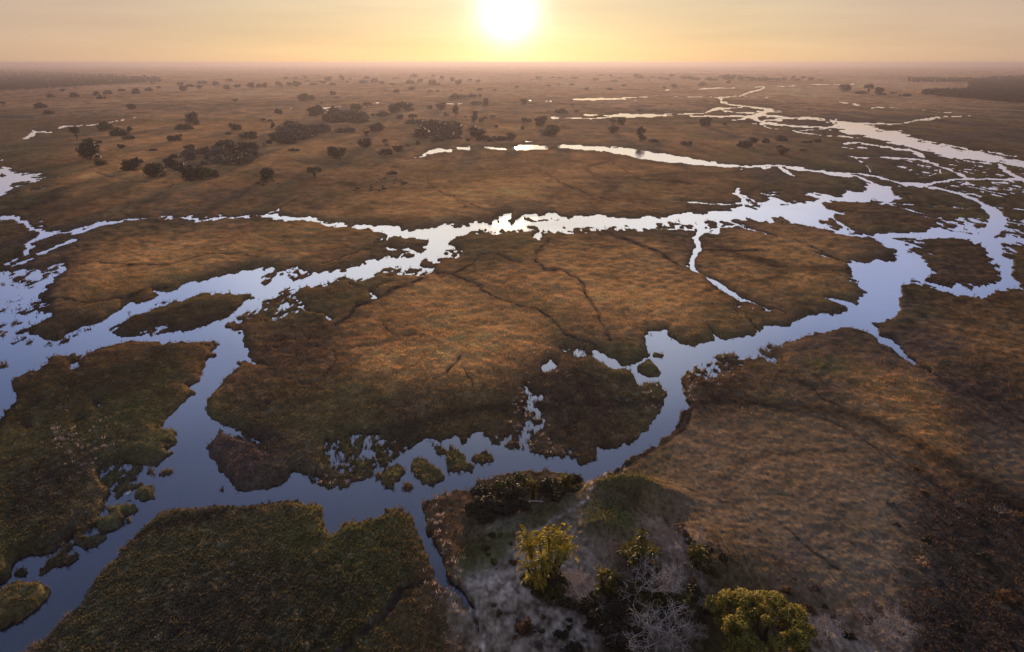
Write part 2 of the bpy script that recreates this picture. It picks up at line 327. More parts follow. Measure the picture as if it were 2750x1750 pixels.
I('B4', [(1290,862),(1340,835),(1500,840),(1700,820),(1900,825),(2030,870),(2060,930),(2070,1000),(2180,1070),(2210,1180),(2200,1230),(2000,1245),(1950,1290),(1900,1315),(1760,1290),(1600,1230),(1500,1210),(1510,1180),(1630,1150),(1540,1090),(1520,1040),(1450,1000),(1360,960)])
I('B4', [(1290,862),(1340,835),(1480,850),(1600,940),(1600,1000),(1450,1000),(1360,960)], .66)
I('B4', [(1760,1210),(1960,1240),(1950,1290),(1900,1315),(1760,1290)], .6)
I('B4', [(2060,1010),(2180,1080),(2210,1180),(2130,1140)], .6)
I('B4', [(1500,650),(1880,640),(2050,620),(2150,640),(2100,700),(1920,800),(1620,770),(1660,700)], .5)
I('B4', [(2070,760),(2200,740),(2350,800),(2330,835),(2120,820)], .7)
I('B4', [(2180,880),(2300,900),(2340,960),(2310,1000),(2230,1000)], .66)
I('B4', [(2330,960),(2700,1000),(2700,1250),(2400,1250),(2310,1160),(2300,1080)], .8)
I('B4', [(2250,640),(3000,640),(3000,900),(2408,800),(2240,710)], .74)
I('B4', [(1300,780),(1560,745),(1600,770),(1420,775)], .55)
# north-eastern river
W('A4', [(550,750),(700,768),(850,785),(1000,822),(1070,857),(1230,876),(1400,918),(1550,967),(1800,1005),(1950,1040),(2100,1066),(2150,1096),(2408,1145),(3400,1330),(3400,1480),(2408,1238),(2330,1212),(2200,1163),(2000,1153),(1850,1122),(1700,1103),(1560,1082),(1450,1053),(1340,1023),(1200,993),(1100,943),(960,922),(830,903),(780,873),(700,833),(620,823),(680,792),(560,766)])
for p in ([(840,910),(940,905),(1000,920),(920,928)], [(890,945),(1000,950),(1140,965),(1060,972),(950,965)], [(1000,982),(1100,985),(1170,1005),(1080,1000)], [(1190,1000),(1300,1008),(1350,1018),(1260,1018)],
          [(1430,1055),(1560,1072),(1650,1095),(1600,1108),(1500,1100)], [(1360,955),(1480,962),(1530,972),(1420,972)], [(1690,1112),(1780,1112),(1850,1125),(1740,1128)],
          [(1590,985),(1700,1000),(1900,1030),(1980,1045),(1800,1040)], [(1980,1060),(2150,1075),(2500,1110),(2500,1140),(2200,1105)]):
    I('A4', p, .9)
# shallow green marsh between the arms
for p in ([(1200,1150),(1500,1140),(1700,1200),(1650,1290),(1500,1270),(1380,1230)], [(1560,1120),(2100,1150),(2330,1260),(2000,1300),(1900,1260),(1700,1190)], [(1560,1310),(2408,1320),(2700,1500),(2408,1540),(1900,1480),(1650,1360)],
          [(1030,1270),(1200,1300),(1280,1320),(1180,1335),(1060,1320)], [(2330,1200),(2900,1290),(2900,1330),(2408,1290)]):
    I('A4', p, .76)
STREAMS = [
 ('A2', 30, [(1420,1110,10),(1500,1097,20),(1540,1062,26),(1640,1045,34),(1760,1045,22)]), ('A2', 34, [(1820,1028,26),(1930,1030,34)]), ('A2', 20, [(2060,1027,10),(2180,1028,26),(2270,1032,10)]),
 ('A2', 44, [(2330,1022,30),(2408,1010,48),(2640,1020,36)]), ('A3', 40, [(350,1010,34),(480,1014,44),(600,1028,40),(760,1032,44),(900,1048,58),(1100,1080,72),(1300,1115,78),(1500,1135,64),(1700,1165,46),(1900,1185,28),(2100,1190,20),(2408,1190,14),(2600,1200,16)]),
 ('A3', 8, [(20,958),(180,972)]), ('A3', 12, [(1890,1195),(1900,1210)]), ('A3', 14, [(2220,1207),(2290,1208)]), ('A3', 12, [(2030,1225),(2046,1226)]), ('A3', 9, [(850,1175),(870,1176)]),
 ('B4', 16, [(0,152),(190,155,18),(290,185,20),(500,205,20),(700,218,20),(900,225,14),(1050,255,16),(1200,300,18),(1300,325,26),(1430,325,30)]), ('B4', 16, [(690,235),(860,250),(970,290),(1030,345,30)]),
 ('B4', 30, [(140,170,24),(220,215,34),(280,245,10),(410,245,4)]), ('B4', 30, [(560,215,30),(800,250,30)]), ('B4', 18, [(1300,335,36),(1430,330),(1500,330),(1650,295),(1850,275),(2100,275),(2408,280),(3300,300,30)]), ('B4', 30, [(2190,160,40),(2280,220),(2408,290),(3300,420)]),
 ('B4', 20, [(1400,335),(1600,360),(1800,410),(1990,480,30),(2060,540,70),(2160,620,110),(2130,720,150),(2060,800,110),(1960,860,40)]), ('B4', 40, [(1050,800),(1250,800,50),(1500,790,46),(1800,810,40),(2050,810,50),(2120,960,90),(2250,1080,90),(2260,1240,60)]),
 ('B4', 12, [(860,90),(900,120),(960,160),(990,205)]), ('B4', 9, [(1200,155),(1350,180),(1400,225),(1530,245),(1640,215),(1620,180)]), ('B4', 14, [(760,62),(860,80),(1000,76),(1200,85),(1400,95,16),(1500,105,20),(1650,165,20),(1850,245,18),(1900,280,14)]),
 ('B4', 10, [(1480,60),(1400,20),(1340,0)]), ('B4', 8, [(1480,620),(1600,650),(1660,640)]), ('B4', 12, [(1060,508,6),(1180,500),(1440,512,6)]), ('B4', 7, [(1540,520),(1700,530),(1900,552)]), ('B4', 10, [(1150,505),(1230,530,6)]), ('B4', 12, [(1270,543,6),(1400,570),(1500,600,8),(1620,613,4)]),
 ('B4', 10, [(640,655),(740,700,14),(820,740)]), ('B4', 12, [(820,740),(940,790)]), ('B4', 8, [(1160,460),(1290,455),(1370,475,5)]), ('B4', 7, [(1250,430),(1370,437)]), ('B4', 10, [(1000,475),(1150,488)]),
 ('B4', 5, [(0,790),(130,825)]), ('B4', 10, [(480,965,10),(550,985,24),(640,1010,12),(780,1065,8),(900,1120,5)]), ('B4', 16, [(930,1130),(1050,1125),(1200,1135)]), ('B4', 10, [(2260,650),(2408,665),(3000,700)]), ('B4', 14, [(2240,720),(2408,780),(3000,900)]), ('B4', 8, [(2100,540),(2408,560),(3000,600)]),
 ('A4', 12, [(0,720,14),(250,745,12),(420,748,18),(560,762,18)]), ('A4', 8, [(0,770),(150,752),(300,748)]), ('A4', 12, [(0,790,16),(100,808),(350,825),(560,832),(650,825,14)]), ('A4', 6, [(0,820),(60,835)]), ('A4', 8, [(270,865,12),(420,890),(600,910,12),(830,925,14)]),
 ('A4', 10, [(730,985,6),(900,975),(1050,1000,14),(1200,1022,22),(1350,1045,16),(1480,1100,18)]), ('A4', 7, [(720,1018),(830,1030)]), ('A4', 16, [(870,1015),(960,1020)]), ('A4', 5, [(0,660,14),(80,670),(170,680,4)]), ('A4', 5, [(330,858),(470,855)]), ('A4', 8, [(510,847),(640,850,5)]),
 ('A4', 8, [(830,790),(1180,802,12),(1300,795,16),(1430,765,12),(1600,745,14),(1640,737,5)]), ('A4', 8, [(1670,732),(1700,731)]), ('A4', 5, [(1740,728),(1820,724)]), ('A4', 10, [(1890,722),(1920,722)]), ('A4', 8, [(705,596),(740,602,12),(775,608,6)]), ('A4', 9, [(825,615),(885,628)]),
 ('A4', 5, [(940,638),(975,640)]), ('A4', 6, [(1000,652,9),(1060,647),(1120,648)]), ('A4', 6, [(1160,647),(1250,647)]), ('A4', 7, [(1370,657),(1400,658)]), ('A4', 5, [(1440,665),(1495,670)]), ('A4', 6, [(1560,682),(1630,690)]), ('A4', 6, [(1650,693),(1740,693)]),
 ('A4', 6, [(440,434),(600,434)]), ('A4', 4, [(640,432),(720,438),(840,432)]), ('A4', 4, [(780,425),(835,430),(885,418)]), ('A4', 5, [(130,450),(210,454),(320,447,8)]), ('A4', 5, [(20,552),(55,552)]), ('A4', 4, [(0,466,8),(15,470)]),
 ('A4', 7, [(1200,860),(1280,856)]), ('A4', 8, [(1640,985),(1750,1000),(1880,1030,12)]), ('A4', 8, [(2000,1040),(2080,1060),(2300,1090),(2408,1090)]),
 ('A3', 16, [(480,570,10),(590,572,24),(780,568,14),(960,570,14)]), ('A3', 8, [(930,558),(1060,555)]), ('A3', 6, [(1090,553),(1170,550)]), ('A3', 5, [(1200,547),(1250,537)]), ('A3', 12, [(1330,490),(1365,485)]), ('A3', 10, [(1640,475,6),(1800,468,13),(1980,465,6)]), ('A3', 4, [(1430,478),(1560,476)]), ('A3', 5, [(1390,502),(1415,504)]),
 ('A3', 5, [(1390,543),(1450,544)]), ('A3', 4, [(1530,547),(1660,548),(1800,551)]), ('A3', 10, [(1800,552,5),(2010,545,7),(2100,510,11),(2200,487,12),(2245,460,10)]), ('A3', 5, [(2150,460),(2250,455)]), ('A3', 8, [(2030,535),(2120,548,4)]), ('A3', 4, [(1950,528),(1990,530)]),
 ('A3', 13, [(1800,553,6),(1855,570,20),(1840,600,8),(1890,600,22),(1890,615),(1950,625,10),(2100,640,14),(2220,655,16),(2310,670,20),(2240,690,34),(2190,715,36),(2130,735,30),(2200,770,16),(2240,780,22),(2210,802,16)]),
 ('A3', 12, [(280,745),(340,745)]), ('A3', 9, [(400,748,7),(740,748,9),(830,728,18),(900,720,26),(1000,724,30),(1100,722,24),(1200,722,28),(1260,720,10),(1400,708,7),(1700,700,9),(1740,680,16),(1800,660,22),(1900,655,12),(2040,645,5)]), ('A3', 6, [(575,717),(850,717)]), ('A3', 5, [(1240,725),(1450,725)]),
 ('A3', 10, [(1530,727,6),(1800,732,11),(2000,728,14),(2110,735,26)]), ('A3', 8, [(1850,665),(1900,690,5)]), ('A3', 8, [(1850,672),(2000,690),(2150,700,14)]), ('A3', 5, [(1660,680),(1700,680)]), ('A3', 7, [(1940,760),(2100,745)]), ('A3', 8, [(2120,800,4),(2220,795,10),(2300,790,8),(2408,815,12)]), ('A3', 10, [(2250,765),(2408,760)]), ('A3', 6, [(2220,812),(2310,840)]), ('A3', 6, [(2310,843),(2360,845)]), ('A3', 4, [(2250,552),(2290,554)]),
 ('A3', 9, [(75,583),(90,583)]), ('A3', 8, [(220,590),(240,588)]), ('A3', 8, [(262,588),(275,588)]), ('A3', 6, [(1045,493),(1070,493)]), ('A3', 5, [(1000,578),(1080,582)]), ('A3', 12, [(2180,680),(2408,690,6)]), ('A3', 16, [(2180,712),(2408,735,12)]),
 ('A2', 4, [(1350,592),(1500,590)]), ('A2', 4, [(1510,588),(1560,588)]), ('A2', 5, [(1620,583),(1730,583)]), ('A2', 6, [(1715,615),(1790,615)]), ('A2', 8, [(1830,615),(1860,608)]), ('A2', 6, [(1040,608),(1100,608)]), ('A2', 7, [(535,653),(600,652),(665,645)]), ('A2', 4, [(690,640),(730,635)]), ('A2', 3, [(240,662),(290,658)]), ('A2', 5, [(1940,580),(1960,580)]),
 ('A1', 8, [(540,838),(580,830,12),(660,822,9),(780,812,5)]), ('A1', 8, [(790,812,5),(900,800,11),(990,790,5),(1080,770,11),(1160,757,7)]), ('A1', 7, [(1180,752),(1215,748)]), ('A1', 9, [(1230,740),(1248,732)]), ('A1', 10, [(350,875),(420,875),(490,877)]), ('A1', 20, [(310,860,14),(330,875,26),(290,905,34),(240,930,26),(200,942,8)]), ('A1', 7, [(290,935),(330,932)]),
 ('B1', 8, [(-500,120),(0,98),(50,93)]), ('B1', 8, [(370,290),(520,275)]), ('B1', 12, [(140,345),(240,337)]), ('B1', 14, [(275,385,20),(360,372),(460,350,7)]), ('B1', 8, [(80,415),(160,408)]), ('B1', 5, [(630,265),(665,260)]), ('B1', 10, [(320,685),(400,665)]), ('B1', 10, [(360,710),(400,705)]),
 ('B1', 24, [(350,975,14),(430,955,22),(520,905,26),(620,860,36),(700,835,20)]), ('B1', 8, [(690,895),(740,905)]), ('B1', 14, [(110,1090,10),(200,1050,18),(310,1015,10)]), ('B1', 8, [(1740,622),(1790,612)]), ('B1', 6, [(1180,650),(1195,632)]),
 ('B2', 10, [(45,610),(90,585),(160,567),(183,548)]), ('B2', 9, [(1040,882),(1120,862),(1170,835),(1185,815)]), ('B2', 7, [(1060,855),(1150,820),(1180,810)]), ('B2', 10, [(1010,930),(920,945),(850,985),(760,1015),(660,1055),(560,1080,6)]), ('B2', 10, [(1080,1035),(1180,985)]), ('B2', 14, [(1270,1005),(1320,965),(1400,945),(1470,965)]),
 ('B2', 7, [(2100,750),(2190,800)]), ('B2', 7, [(2000,770),(2040,800)]), ('B2', 10, [(260,1140),(340,1080)]), ('B2', 9, [(1260,1243),(1190,1240),(1110,1275),(1030,1320)]), ('B2', 18, [(1010,1320),(1040,1355),(1070,1376)]), ('C2', 18, [(1010,120),(1040,160),(1010,185),(1070,180)]), ('B2', 8, [(290,640),(520,650)]),
 ('C2', 16, [(370,240,6),(410,290,12),(500,315,10),(590,325,12),(640,370,30)]), ('C2', 16, [(140,555),(165,545)]), ('C2', 14, [(180,590,6),(250,570,10),(320,580,14)]), ('C2', 12, [(120,650),(155,648)]), ('C2', 14, [(0,770,12),(80,805,16),(110,825,5)]), ('C2', 9, [(10,655),(60,640)]),
 ('C1', 9, [(1290,490),(1350,450),(1420,420),(1460,430)]), ('C1', 10, [(1470,490),(1500,450),(1560,400)]), ('C1', 8, [(1500,460),(1600,425)]), ('C1', 9, [(2240,215),(2310,212)]), ('C1', 7, [(1860,620),(1900,640),(2010,625)]), ('C1', 7, [(1940,690),(1990,660)]), ('C1', 6, [(740,-5),(740,-5)]),
 ('B3', 60, [(1640,640,70),(1665,700,62),(1665,760,56),(1615,825,50),(1625,870,40),(1640,915,42),(1600,965,42),(1570,1060,42),(1590,1110,34),(1640,1145,14),(1700,1180,16),(1740,1210,30),(1800,1250,36),(1860,1285,40),(1930,1320,34),(2030,1380,20)]),
 ('B3', 16, [(1510,1076),(1570,1085)]), ('B3', 14, [(1580,860,6),(1620,840)]), ('C3', 30, [(1740,0,24),(1860,75,44),(1950,140,30),(2020,185,40),(2090,200,26),(2200,240,16),(2300,290,16),(2340,285,8),(2450,330,6)]), ('C3', 10, [(2300,290),(2230,300)]),
 ('B3', 14, [(1700,770),(1760,745,16),(1850,722),(2000,712,14),(2120,742,12),(2250,785,10),(2360,825,5)]), ('B3', 10, [(1880,650,30),(1960,680,12),(2060,712)]), ('B3', 7, [(2040,690),(2110,725)]), ('B3', 8, [(1395,485),(1480,482),(1650,500,10),(1760,505,7),(1900,508,9),(2050,500,16)]), ('B3', 10, [(1300,740),(1600,742)]), ('B3', 9, [(1295,740),(1310,742)]),
 ('B3', 8, [(2230,410),(2408,435,4)]), ('B3', 5, [(2290,400),(2408,392)]), ('C3', 22, [(1730,430,10),(1780,510,18),(1810,560,50)]), ('C3', 10, [(2080,360),(2200,480)]), ('C3', 18, [(1970,290,18),(2010,330,12)]), ('C3', 12, [(2010,250,22),(2050,235,8)]), ('C3', 18, [(930,800),(1010,830),(1060,900,40),(1100,960,60)]), ('C3', 24, [(1170,480,16),(1220,500,40),(1310,480,16)]),
 ('C4', 18, [(0,300,8),(60,280,8),(120,290,8)]), ('C4', 14, [(550,160),(640,180,20),(740,205,26),(820,240,34)]), ('C4', 10, [(800,20),(870,35)]), ('C4', 14, [(1900,150),(2020,190,5)]), ('C4', 10, [(1320,230),(1380,270)]), ('D3', 10, [(0,505),(60,475)]),
 ('D1', 20, [(450,100,8),(540,60,14)]), ('D1', 16, [(150,115),(200,118)]), ('D1', 20, [(650,640,16),(700,560),(740,600,12)]), ('D2', 8, [(1270,905),(1300,912)]),
]
STR = np.ones((CH, CW), np.float32)
for sh, w, pts in STREAMS: stroke(STR, sh, pts, w, 0.0, 'min')
W('B1', [(-1400,260),(0,185),(60,165),(130,160),(85,185),(90,215),(160,213),(220,235),(495,233),(440,250),(370,262),(300,268),(370,285),(360,300),(240,302),(130,320),(95,350),(80,385),(0,440),(-1400,700)])
I('B1', [(0,230),(80,225),(60,250),(0,260)], .9); I('B1', [(100,285),(240,280),(330,300),(250,322)], .7)
# very shallow, speckled water on the left
I('C1', [(-1300,-60),(0,-70),(560,-120),(590,-80),(500,10),(400,110),(370,200),(480,215),(340,285),(470,310),(380,380),(270,470),(280,560),(560,560),(540,620),(200,640),(-1300,500)], .36)
I('C1', [(-1300,-30),(100,-20),(300,100),(200,260),(60,330),(-1300,300)], .22)
I('C1', [(60,430),(170,385),(300,390),(280,420),(120,445)], .75)
for p in ([(1120,240),(1200,270),(1170,330),(1090,330)], [(1400,230),(1560,190),(1600,200),(1450,250)], [(1500,100),(1700,60),(1750,75),(1560,120)], [(640,480),(860,430),(820,500),(700,540),(560,600),(520,570)], [(-80,700),(80,760),(90,830),(-80,830)]): I('C1', p, .45)
I('C1', [(2060,430),(2240,330),(2380,260),(2408,330),(2240,420)], .5)
I('B2', [(0,1090),(230,1085),(500,1120),(520,1160),(300,1190),(200,1230),(0,1260)], .42)
I('B2', [(266,1195),(330,1160),(440,1148),(500,1165),(470,1185),(380,1195),(300,1215)])
I('B2', [(1680,955),(1760,925),(1840,955),(1760,972)], .9); I('B2', [(1600,990),(1720,985),(1700,1010),(1640,1015)], .8); I('B2', [(1440,1055),(1530,1015),(1640,1060),(1560,1085),(1480,1080)], .92)
I('B2', [(1190,870),(1480,940),(1400,990),(1280,1010),(1000,1000),(960,960)], .7); I('B2', [(1150,1110),(1240,1085),(1320,1110),(1600,1120),(1600,1170),(1380,1180),(1100,1170)], .55)
I('B2', [(1700,700),(2050,660),(2200,645),(2200,690),(1960,710),(1780,720)], .45); I('B2', [(1950,760),(2408,740),(2408,790),(2000,800)], .72)
I('B2', [(420,1250),(700,1215),(700,1260),(480,1300)], .6)
# sea-wrack marsh shading on the central big island, with pools
I('C2', [(0,180),(330,100),(420,250),(300,330),(0,420)], .74)
LANDB = blur(LAND, 1.1); LANDW = blur(LAND, 4.5)

# ------------------------------------------------------------------ ground cover map (what grows where, with broad light and cloud shadow painted in)
def layer(items, sig):
    a = np.zeros((CH//4+1, CW//4+1), np.float32)
    big = np.zeros((CH, CW), np.float32)
    for it in items:
        sh, v, pts = it[:3]
        if len(it) > 3: stroke(big, sh, pts, it[3], v, 'max')
        else: fill(big, sh, pts, v)
    small = big[::4, ::4]
    return blur(small, sig)
GOLD = layer([
 ('F', .9, [(100,700),(170,600),(250,540),(400,525),(640,530),(880,560),(860,600),(600,640),(300,700),(180,720)]), ('F', .9, [(640,520),(900,420),(1000,390),(1400,370),(1700,420),(1800,450),(1700,480),(1300,490),(1000,520)]),
 ('F', 1.0, [(790,760),(900,690),(1050,660),(1180,700),(1300,760),(1300,820),(1180,880),(980,920),(830,860)]), ('F', .95, [(1110,640),(1200,560),(1560,550),(1640,640),(1740,700),(1720,740),(1500,770),(1400,750),(1200,700)]),
 ('F', 1., [(1640,650),(1670,570),(1780,530),(2000,570),(2090,610),(1990,680),(1830,715)]), ('F', .7, [(1950,860),(2150,900),(2250,1000),(2260,1150),(2180,1130),(2050,960)]), ('F', .35, [(1500,1080),(1700,960),(2000,1000),(2100,1150),(1900,1200),(1600,1150)]),
 ('F', .75, [(300,280),(700,260),(1100,250),(1500,300),(1900,300),(1700,360),(1200,350),(900,360),(700,400),(400,460),(150,490),(100,420)]), ('F', .55, [(190,860),(330,800),(420,820),(380,900),(220,920)]), ('F', .5, [(300,760),(420,700),(560,690),(500,760)]),
 ('F', .4, [(2200,700),(2407,690),(2407,850),(2250,820)]), ('F', .4, [(2000,530),(2150,520),(2250,560),(2100,560)]), ('F', .5, [(1700,810),(1590,800),(1700,760),(1960,730)])], 9)
GREEN = layer([
 ('F', .9, [(-300,1000),(0,940),(30,890),(200,850),(480,820),(440,920),(380,1000),(250,1150),(100,1300),(-300,1500)]), ('F', 1.0, [(120,1532),(250,1330),(380,1200),(640,1180),(980,1200),(1010,1330),(900,1450),(830,1700),(0,1700)]),
 ('F', .55, [(500,930),(700,870),(1000,900),(1250,880),(1500,850),(1560,940),(1450,1070),(1100,1060),(760,1130),(560,1020)]), ('F', .7, [(560,800),(700,680),(900,640),(760,760)]), ('F', .8, [(270,780),(420,700),(590,690),(540,740),(380,780)]),
 ('F', .8, [(90,780),(330,660),(560,640),(280,730),(150,790)]), ('F', .8, [(1100,560),(1300,540),(1300,600),(1150,640),(1040,650)]), ('F', .6, [(1850,370),(2407,380),(2407,520),(2050,500)]), ('F', .8, [(2120,560),(2200,570),(2180,620)]), ('F', .9, [(1400,1190),(1390,1140),(1530,1135),(1560,1180),(1480,1200),(1490,1290),(1370,1290)]),
 ('F', .9, [(1060,1380),(1100,1300),(1200,1200),(1400,1170),(1390,1220),(1230,1270)]), ('F', .6, [(900,1400),(1060,1390),(1100,1500),(860,1700)]), ('F', .5, [(960,1080),(1060,1050),(1130,1080),(1050,1120)]), ('F', .5, [(0,380),(60,350),(130,330),(160,420),(60,470),(0,480)]), ('F', .5, [(1700,660),(1900,730),(2000,740),(1600,810)])], 6)
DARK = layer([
 ('F', 1., [(-300,158),(140,166),(400,188),(300,196),(120,213),(-300,226)]), ('F', 1.0, [(2200,222),(2407,188),(2800,170),(2800,275),(2407,240),(2250,232)]), ('F', .6, [(2000,196),(2407,185),(2407,205),(2200,215)]),  # far left and right bands: cloud shadow put into the ground colour
 ('F', .7, [(1240,860),(1500,870),(1560,940),(1430,1070),(1150,1060),(1200,960)]), ('F', .8, [(2100,1060),(2250,1150),(2407,1170),(2800,1200),(2800,1700),(1900,1700),(2100,1500),(2150,1250)]), ('F', .8, [(0,1100),(120,1050),(260,1050),(200,1200),(60,1300),(0,1290)]), ('F', .7, [(80,600),(240,600),(140,720)]),
 ('F', .7, [(600,860),(700,760),(830,720),(880,690),(760,800),(680,880)]), ('F', .55, [(2000,500),(2120,400),(2200,420),(2300,480),(2260,500)]), ('F', .6, [(2000,480),(2200,500),(2250,540),(2100,560)]), ('F', .65, [(2120,580),(2300,570),(2340,650),(2200,660)]), ('F', .8, [(1620,870),(1790,870),(1700,960),(1640,1000)]),
 ('F', .6, [(560,900),(700,960),(640,1080),(520,980)]), ('F', .8, [(490,1010),(600,1050),(660,1130),(560,1150)]), ('F', .6, [(1010,1180),(1100,1160),(1110,1290),(1040,1300)]), ('F', .75, [(1450,1330),(1700,1300),(1700,1500),(1500,1560),(1350,1500)]), ('F', .7, [(2280,610),(2407,690),(2407,740),(2120,700)]),
 ('F', .6, [(250,1532),(400,1350),(700,1330),(900,1400),(760,1600)]), ('F', .5, [(1480,400),(1800,400),(1900,430),(1750,450),(1500,430)]), ('F', .7, [(380,360),(620,340),(600,390),(420,410)]), ('F', .5, [(640,310),(860,280),(850,310),(640,345)]), ('F', .6, [(980,300),(1080,300),(1080,340),(980,345)]),
 ('F', .6, [(2250,800),(2407,900),(2407,1100),(2260,1060),(2200,960)])], 7)
SAND = layer([
 ('F', .9, [(1050,1370),(1150,1330),(1230,1290),(1330,1290),(1450,1330),(1400,1532),(1200,1600),(1140,1530),(1110,1440)]), ('F', 1.0, [(1130,1400),(1200,1370),(1250,1440),(1180,1500),(1120,1470)]), ('F', .55, [(1210,1290),(1300,1240),(1380,1220),(1400,1290),(1340,1350)]),
 ('F', .8, [(1240,1278),(1380,1215)], 14), ('F', .7, [(1390,1160),(1390,1220)], 9), ('F', .55, [(1500,1250),(1640,1290),(1640,1480),(1560,1560),(1480,1400)]), ('F', .45, [(1840,1450),(2150,1480),(2100,1600),(1800,1600)]), ('F', .6, [(1040,1400),(1110,1460),(1130,1532),(1090,1532)]),
 ('F', .5, [(1160,1220),(1240,1180),(1230,1260),(1160,1290)])], 4)
TRACK = np.zeros((CH, CW), np.float32)
for sh, w, pts in [
 ('B2', 9, [(0,440),(130,450),(270,485),(310,475),(420,430),(560,370)]), ('B2', 9, [(300,480),(180,550)]), ('B2', 8, [(1610,370),(1700,430,12),(1790,445),(1810,475,16),(1900,510),(2060,575),(2200,610)]), ('B2', 6, [(1360,365),(1610,365)]), ('B2', 6, [(230,95),(450,125),(560,140),(1150,130)]), ('B2', 6, [(1230,165),(1390,215),(1800,205),(2408,180)]), ('B2', 6, [(1530,210),(1550,310),(1610,370)]),
 ('B2', 22, [(1620,1170,34),(1780,1200),(2000,1280),(2040,1340)]), ('C2', 22, [(1780,0),(1940,50),(2030,85),(2030,130,30),(2200,210),(2408,280)]), ('C3', 18, [(0,275),(150,300),(250,370,30),(310,440),(400,530),(540,590),(700,630)]), ('B3', 22, [(260,840),(220,900),(130,980,30),(140,1070),(230,1140,30),(360,1130),(520,1220),(580,1300,36),(600,1376)]),
 ('C3', 26, [(500,0),(560,60,36),(600,180),(660,270),(710,350),(720,430),(780,520,34),(820,600)]), ('B2', 18, [(1780,1190),(1850,1150),(1950,1100),(2000,1040),(2030,1000,20)]), ('B2', 24, [(2000,1010),(2150,980),(2330,1060),(2408,1070)]), ('C2', 50, [(1530,20),(1400,70),(1270,110),(1130,190,70),(900,260,60),(830,360,20),(700,450)]), ('C2', 12, [(1110,400),(1180,510),(1270,570),(1450,540)]),
 ('C2', 18, [(670,680),(700,780),(620,900),(530,980),(400,1000),(330,960)]), ('C2', 30, [(1860,740,14),(1720,890),(1600,960,40)]), ('C2', 14, [(1850,820),(1950,950),(1960,1050)]), ('C2', 16, [(850,660),(1000,640),(1250,600)]), ('C3', 12, [(2020,650),(2150,690)]),
 ('B3', 8, [(150,190),(300,270),(370,330,12),(500,370),(620,420),(800,470),(880,500)]), ('B3', 8, [(930,180),(1010,240),(1110,290),(1300,290,14),(1560,320,24)]), ('B3', 5, [(500,330),(800,318),(1100,300)]), ('B3', 30, [(760,760),(1000,860),(1250,960,50),(1450,1080,30)]), ('B3', 20, [(1640,940),(1900,950),(2200,960)]),
 ('B4', 12, [(0,770),(200,830),(500,940),(900,1120)]), ('B1', 9, [(1610,340),(1540,400),(1400,460),(1230,525),(1110,580),(1200,620)]), ('B1', 12, [(660,1100),(900,1065),(1200,1090),(1540,1100),(1700,1050),(1900,1000),(2200,985),(2408,1030)]), ('B1', 6, [(1600,390),(1900,395),(2280,400),(2370,440)]), ('B1', 6, [(900,240),(1200,300),(1600,330)]),
 ('C4', 20, [(1530,890),(1700,990),(1900,1080),(2150,1180,30),(2408,1350)]), ('C3', 14, [(2080,1170),(2200,1200),(2408,1220)]), ('C4', 14, [(0,1210),(300,1260),(560,1320),(700,1376)]), ('D4', 12, [(300,60),(500,130),(640,220),(800,330)]), ('C4', 14, [(300,950),(460,1050),(560,1150),(700,1200)]), ('D4', 12, [(0,680),(150,790),(300,930,20),(530,1090)]),
 ('D2', 60, [(1300,1110,30),(1150,1150,50),(1040,1300,60),(900,1430,50),(740,1560,40),(600,1700,40)]), ('C3', 90, [(1560,1180,60),(1540,1300,80),(1440,1400,80)]), ('D3', 60, [(1420,0,80),(1380,120,90),(1230,230,60),(1050,340,50),(950,420,60)]), ('D3', 16, [(1050,470),(1200,490),(1400,530),(1650,620)]), ('D3', 14, [(1250,740),(1300,830)]), ('C1', 10, [(250,1250),(500,1060),(680,940)]), ('C1', 12, [(1080,700),(1090,780)]),
 ('C1', 14, [(370,200),(560,190),(800,240),(1150,200),(1400,100),(1560,80)]), ('C3', 16, [(480,860),(620,930),(720,1000)]), ('D4', 18, [(800,330),(900,400),(1100,500),(1200,600)]), ('D1', 8, [(300,1100),(300,1101)]) ]:
    stroke(TRACK, sh, [(q[0], q[1], (q[2] if len(q) > 2 else w)*(.66 if sh != 'D2' else .9)) for q in pts], w, 1.0, 'max')
TRACK = blur(TRACK, .5); TRACKW = blur(TRACK, 3.5)
WET = blur(1-np.minimum(LAND, STR), 7)          # nearness of water
SMOOTH = layer([('F', 1., [(1500,1120),(1600,1010),(1760,950),(2000,980),(2200,1140),(2120,1260),(2250,1420),(1950,1440),(1700,1270),(1560,1190)]), ('F', .8, [(2250,980),(2407,1000),(2500,1150),(2260,1150)])], 9)
PATH = np.zeros((CH, CW), np.float32)
for sh, w, pts in [('F', 7, [(1235,1290),(1262,1266),(1300,1246),(1350,1230),(1382,1215),(1390,1190),(1389,1160)]), ('F', 5, [(1330,1250),(1345,1290),(1400,1330)]), ('F', 9, [(1090,1400),(1120,1440),(1135,1500),(1140,1560)])]:
    stroke(PATH, sh, pts, w, 1.0, 'max')
PATH = blur(PATH, 1.2)
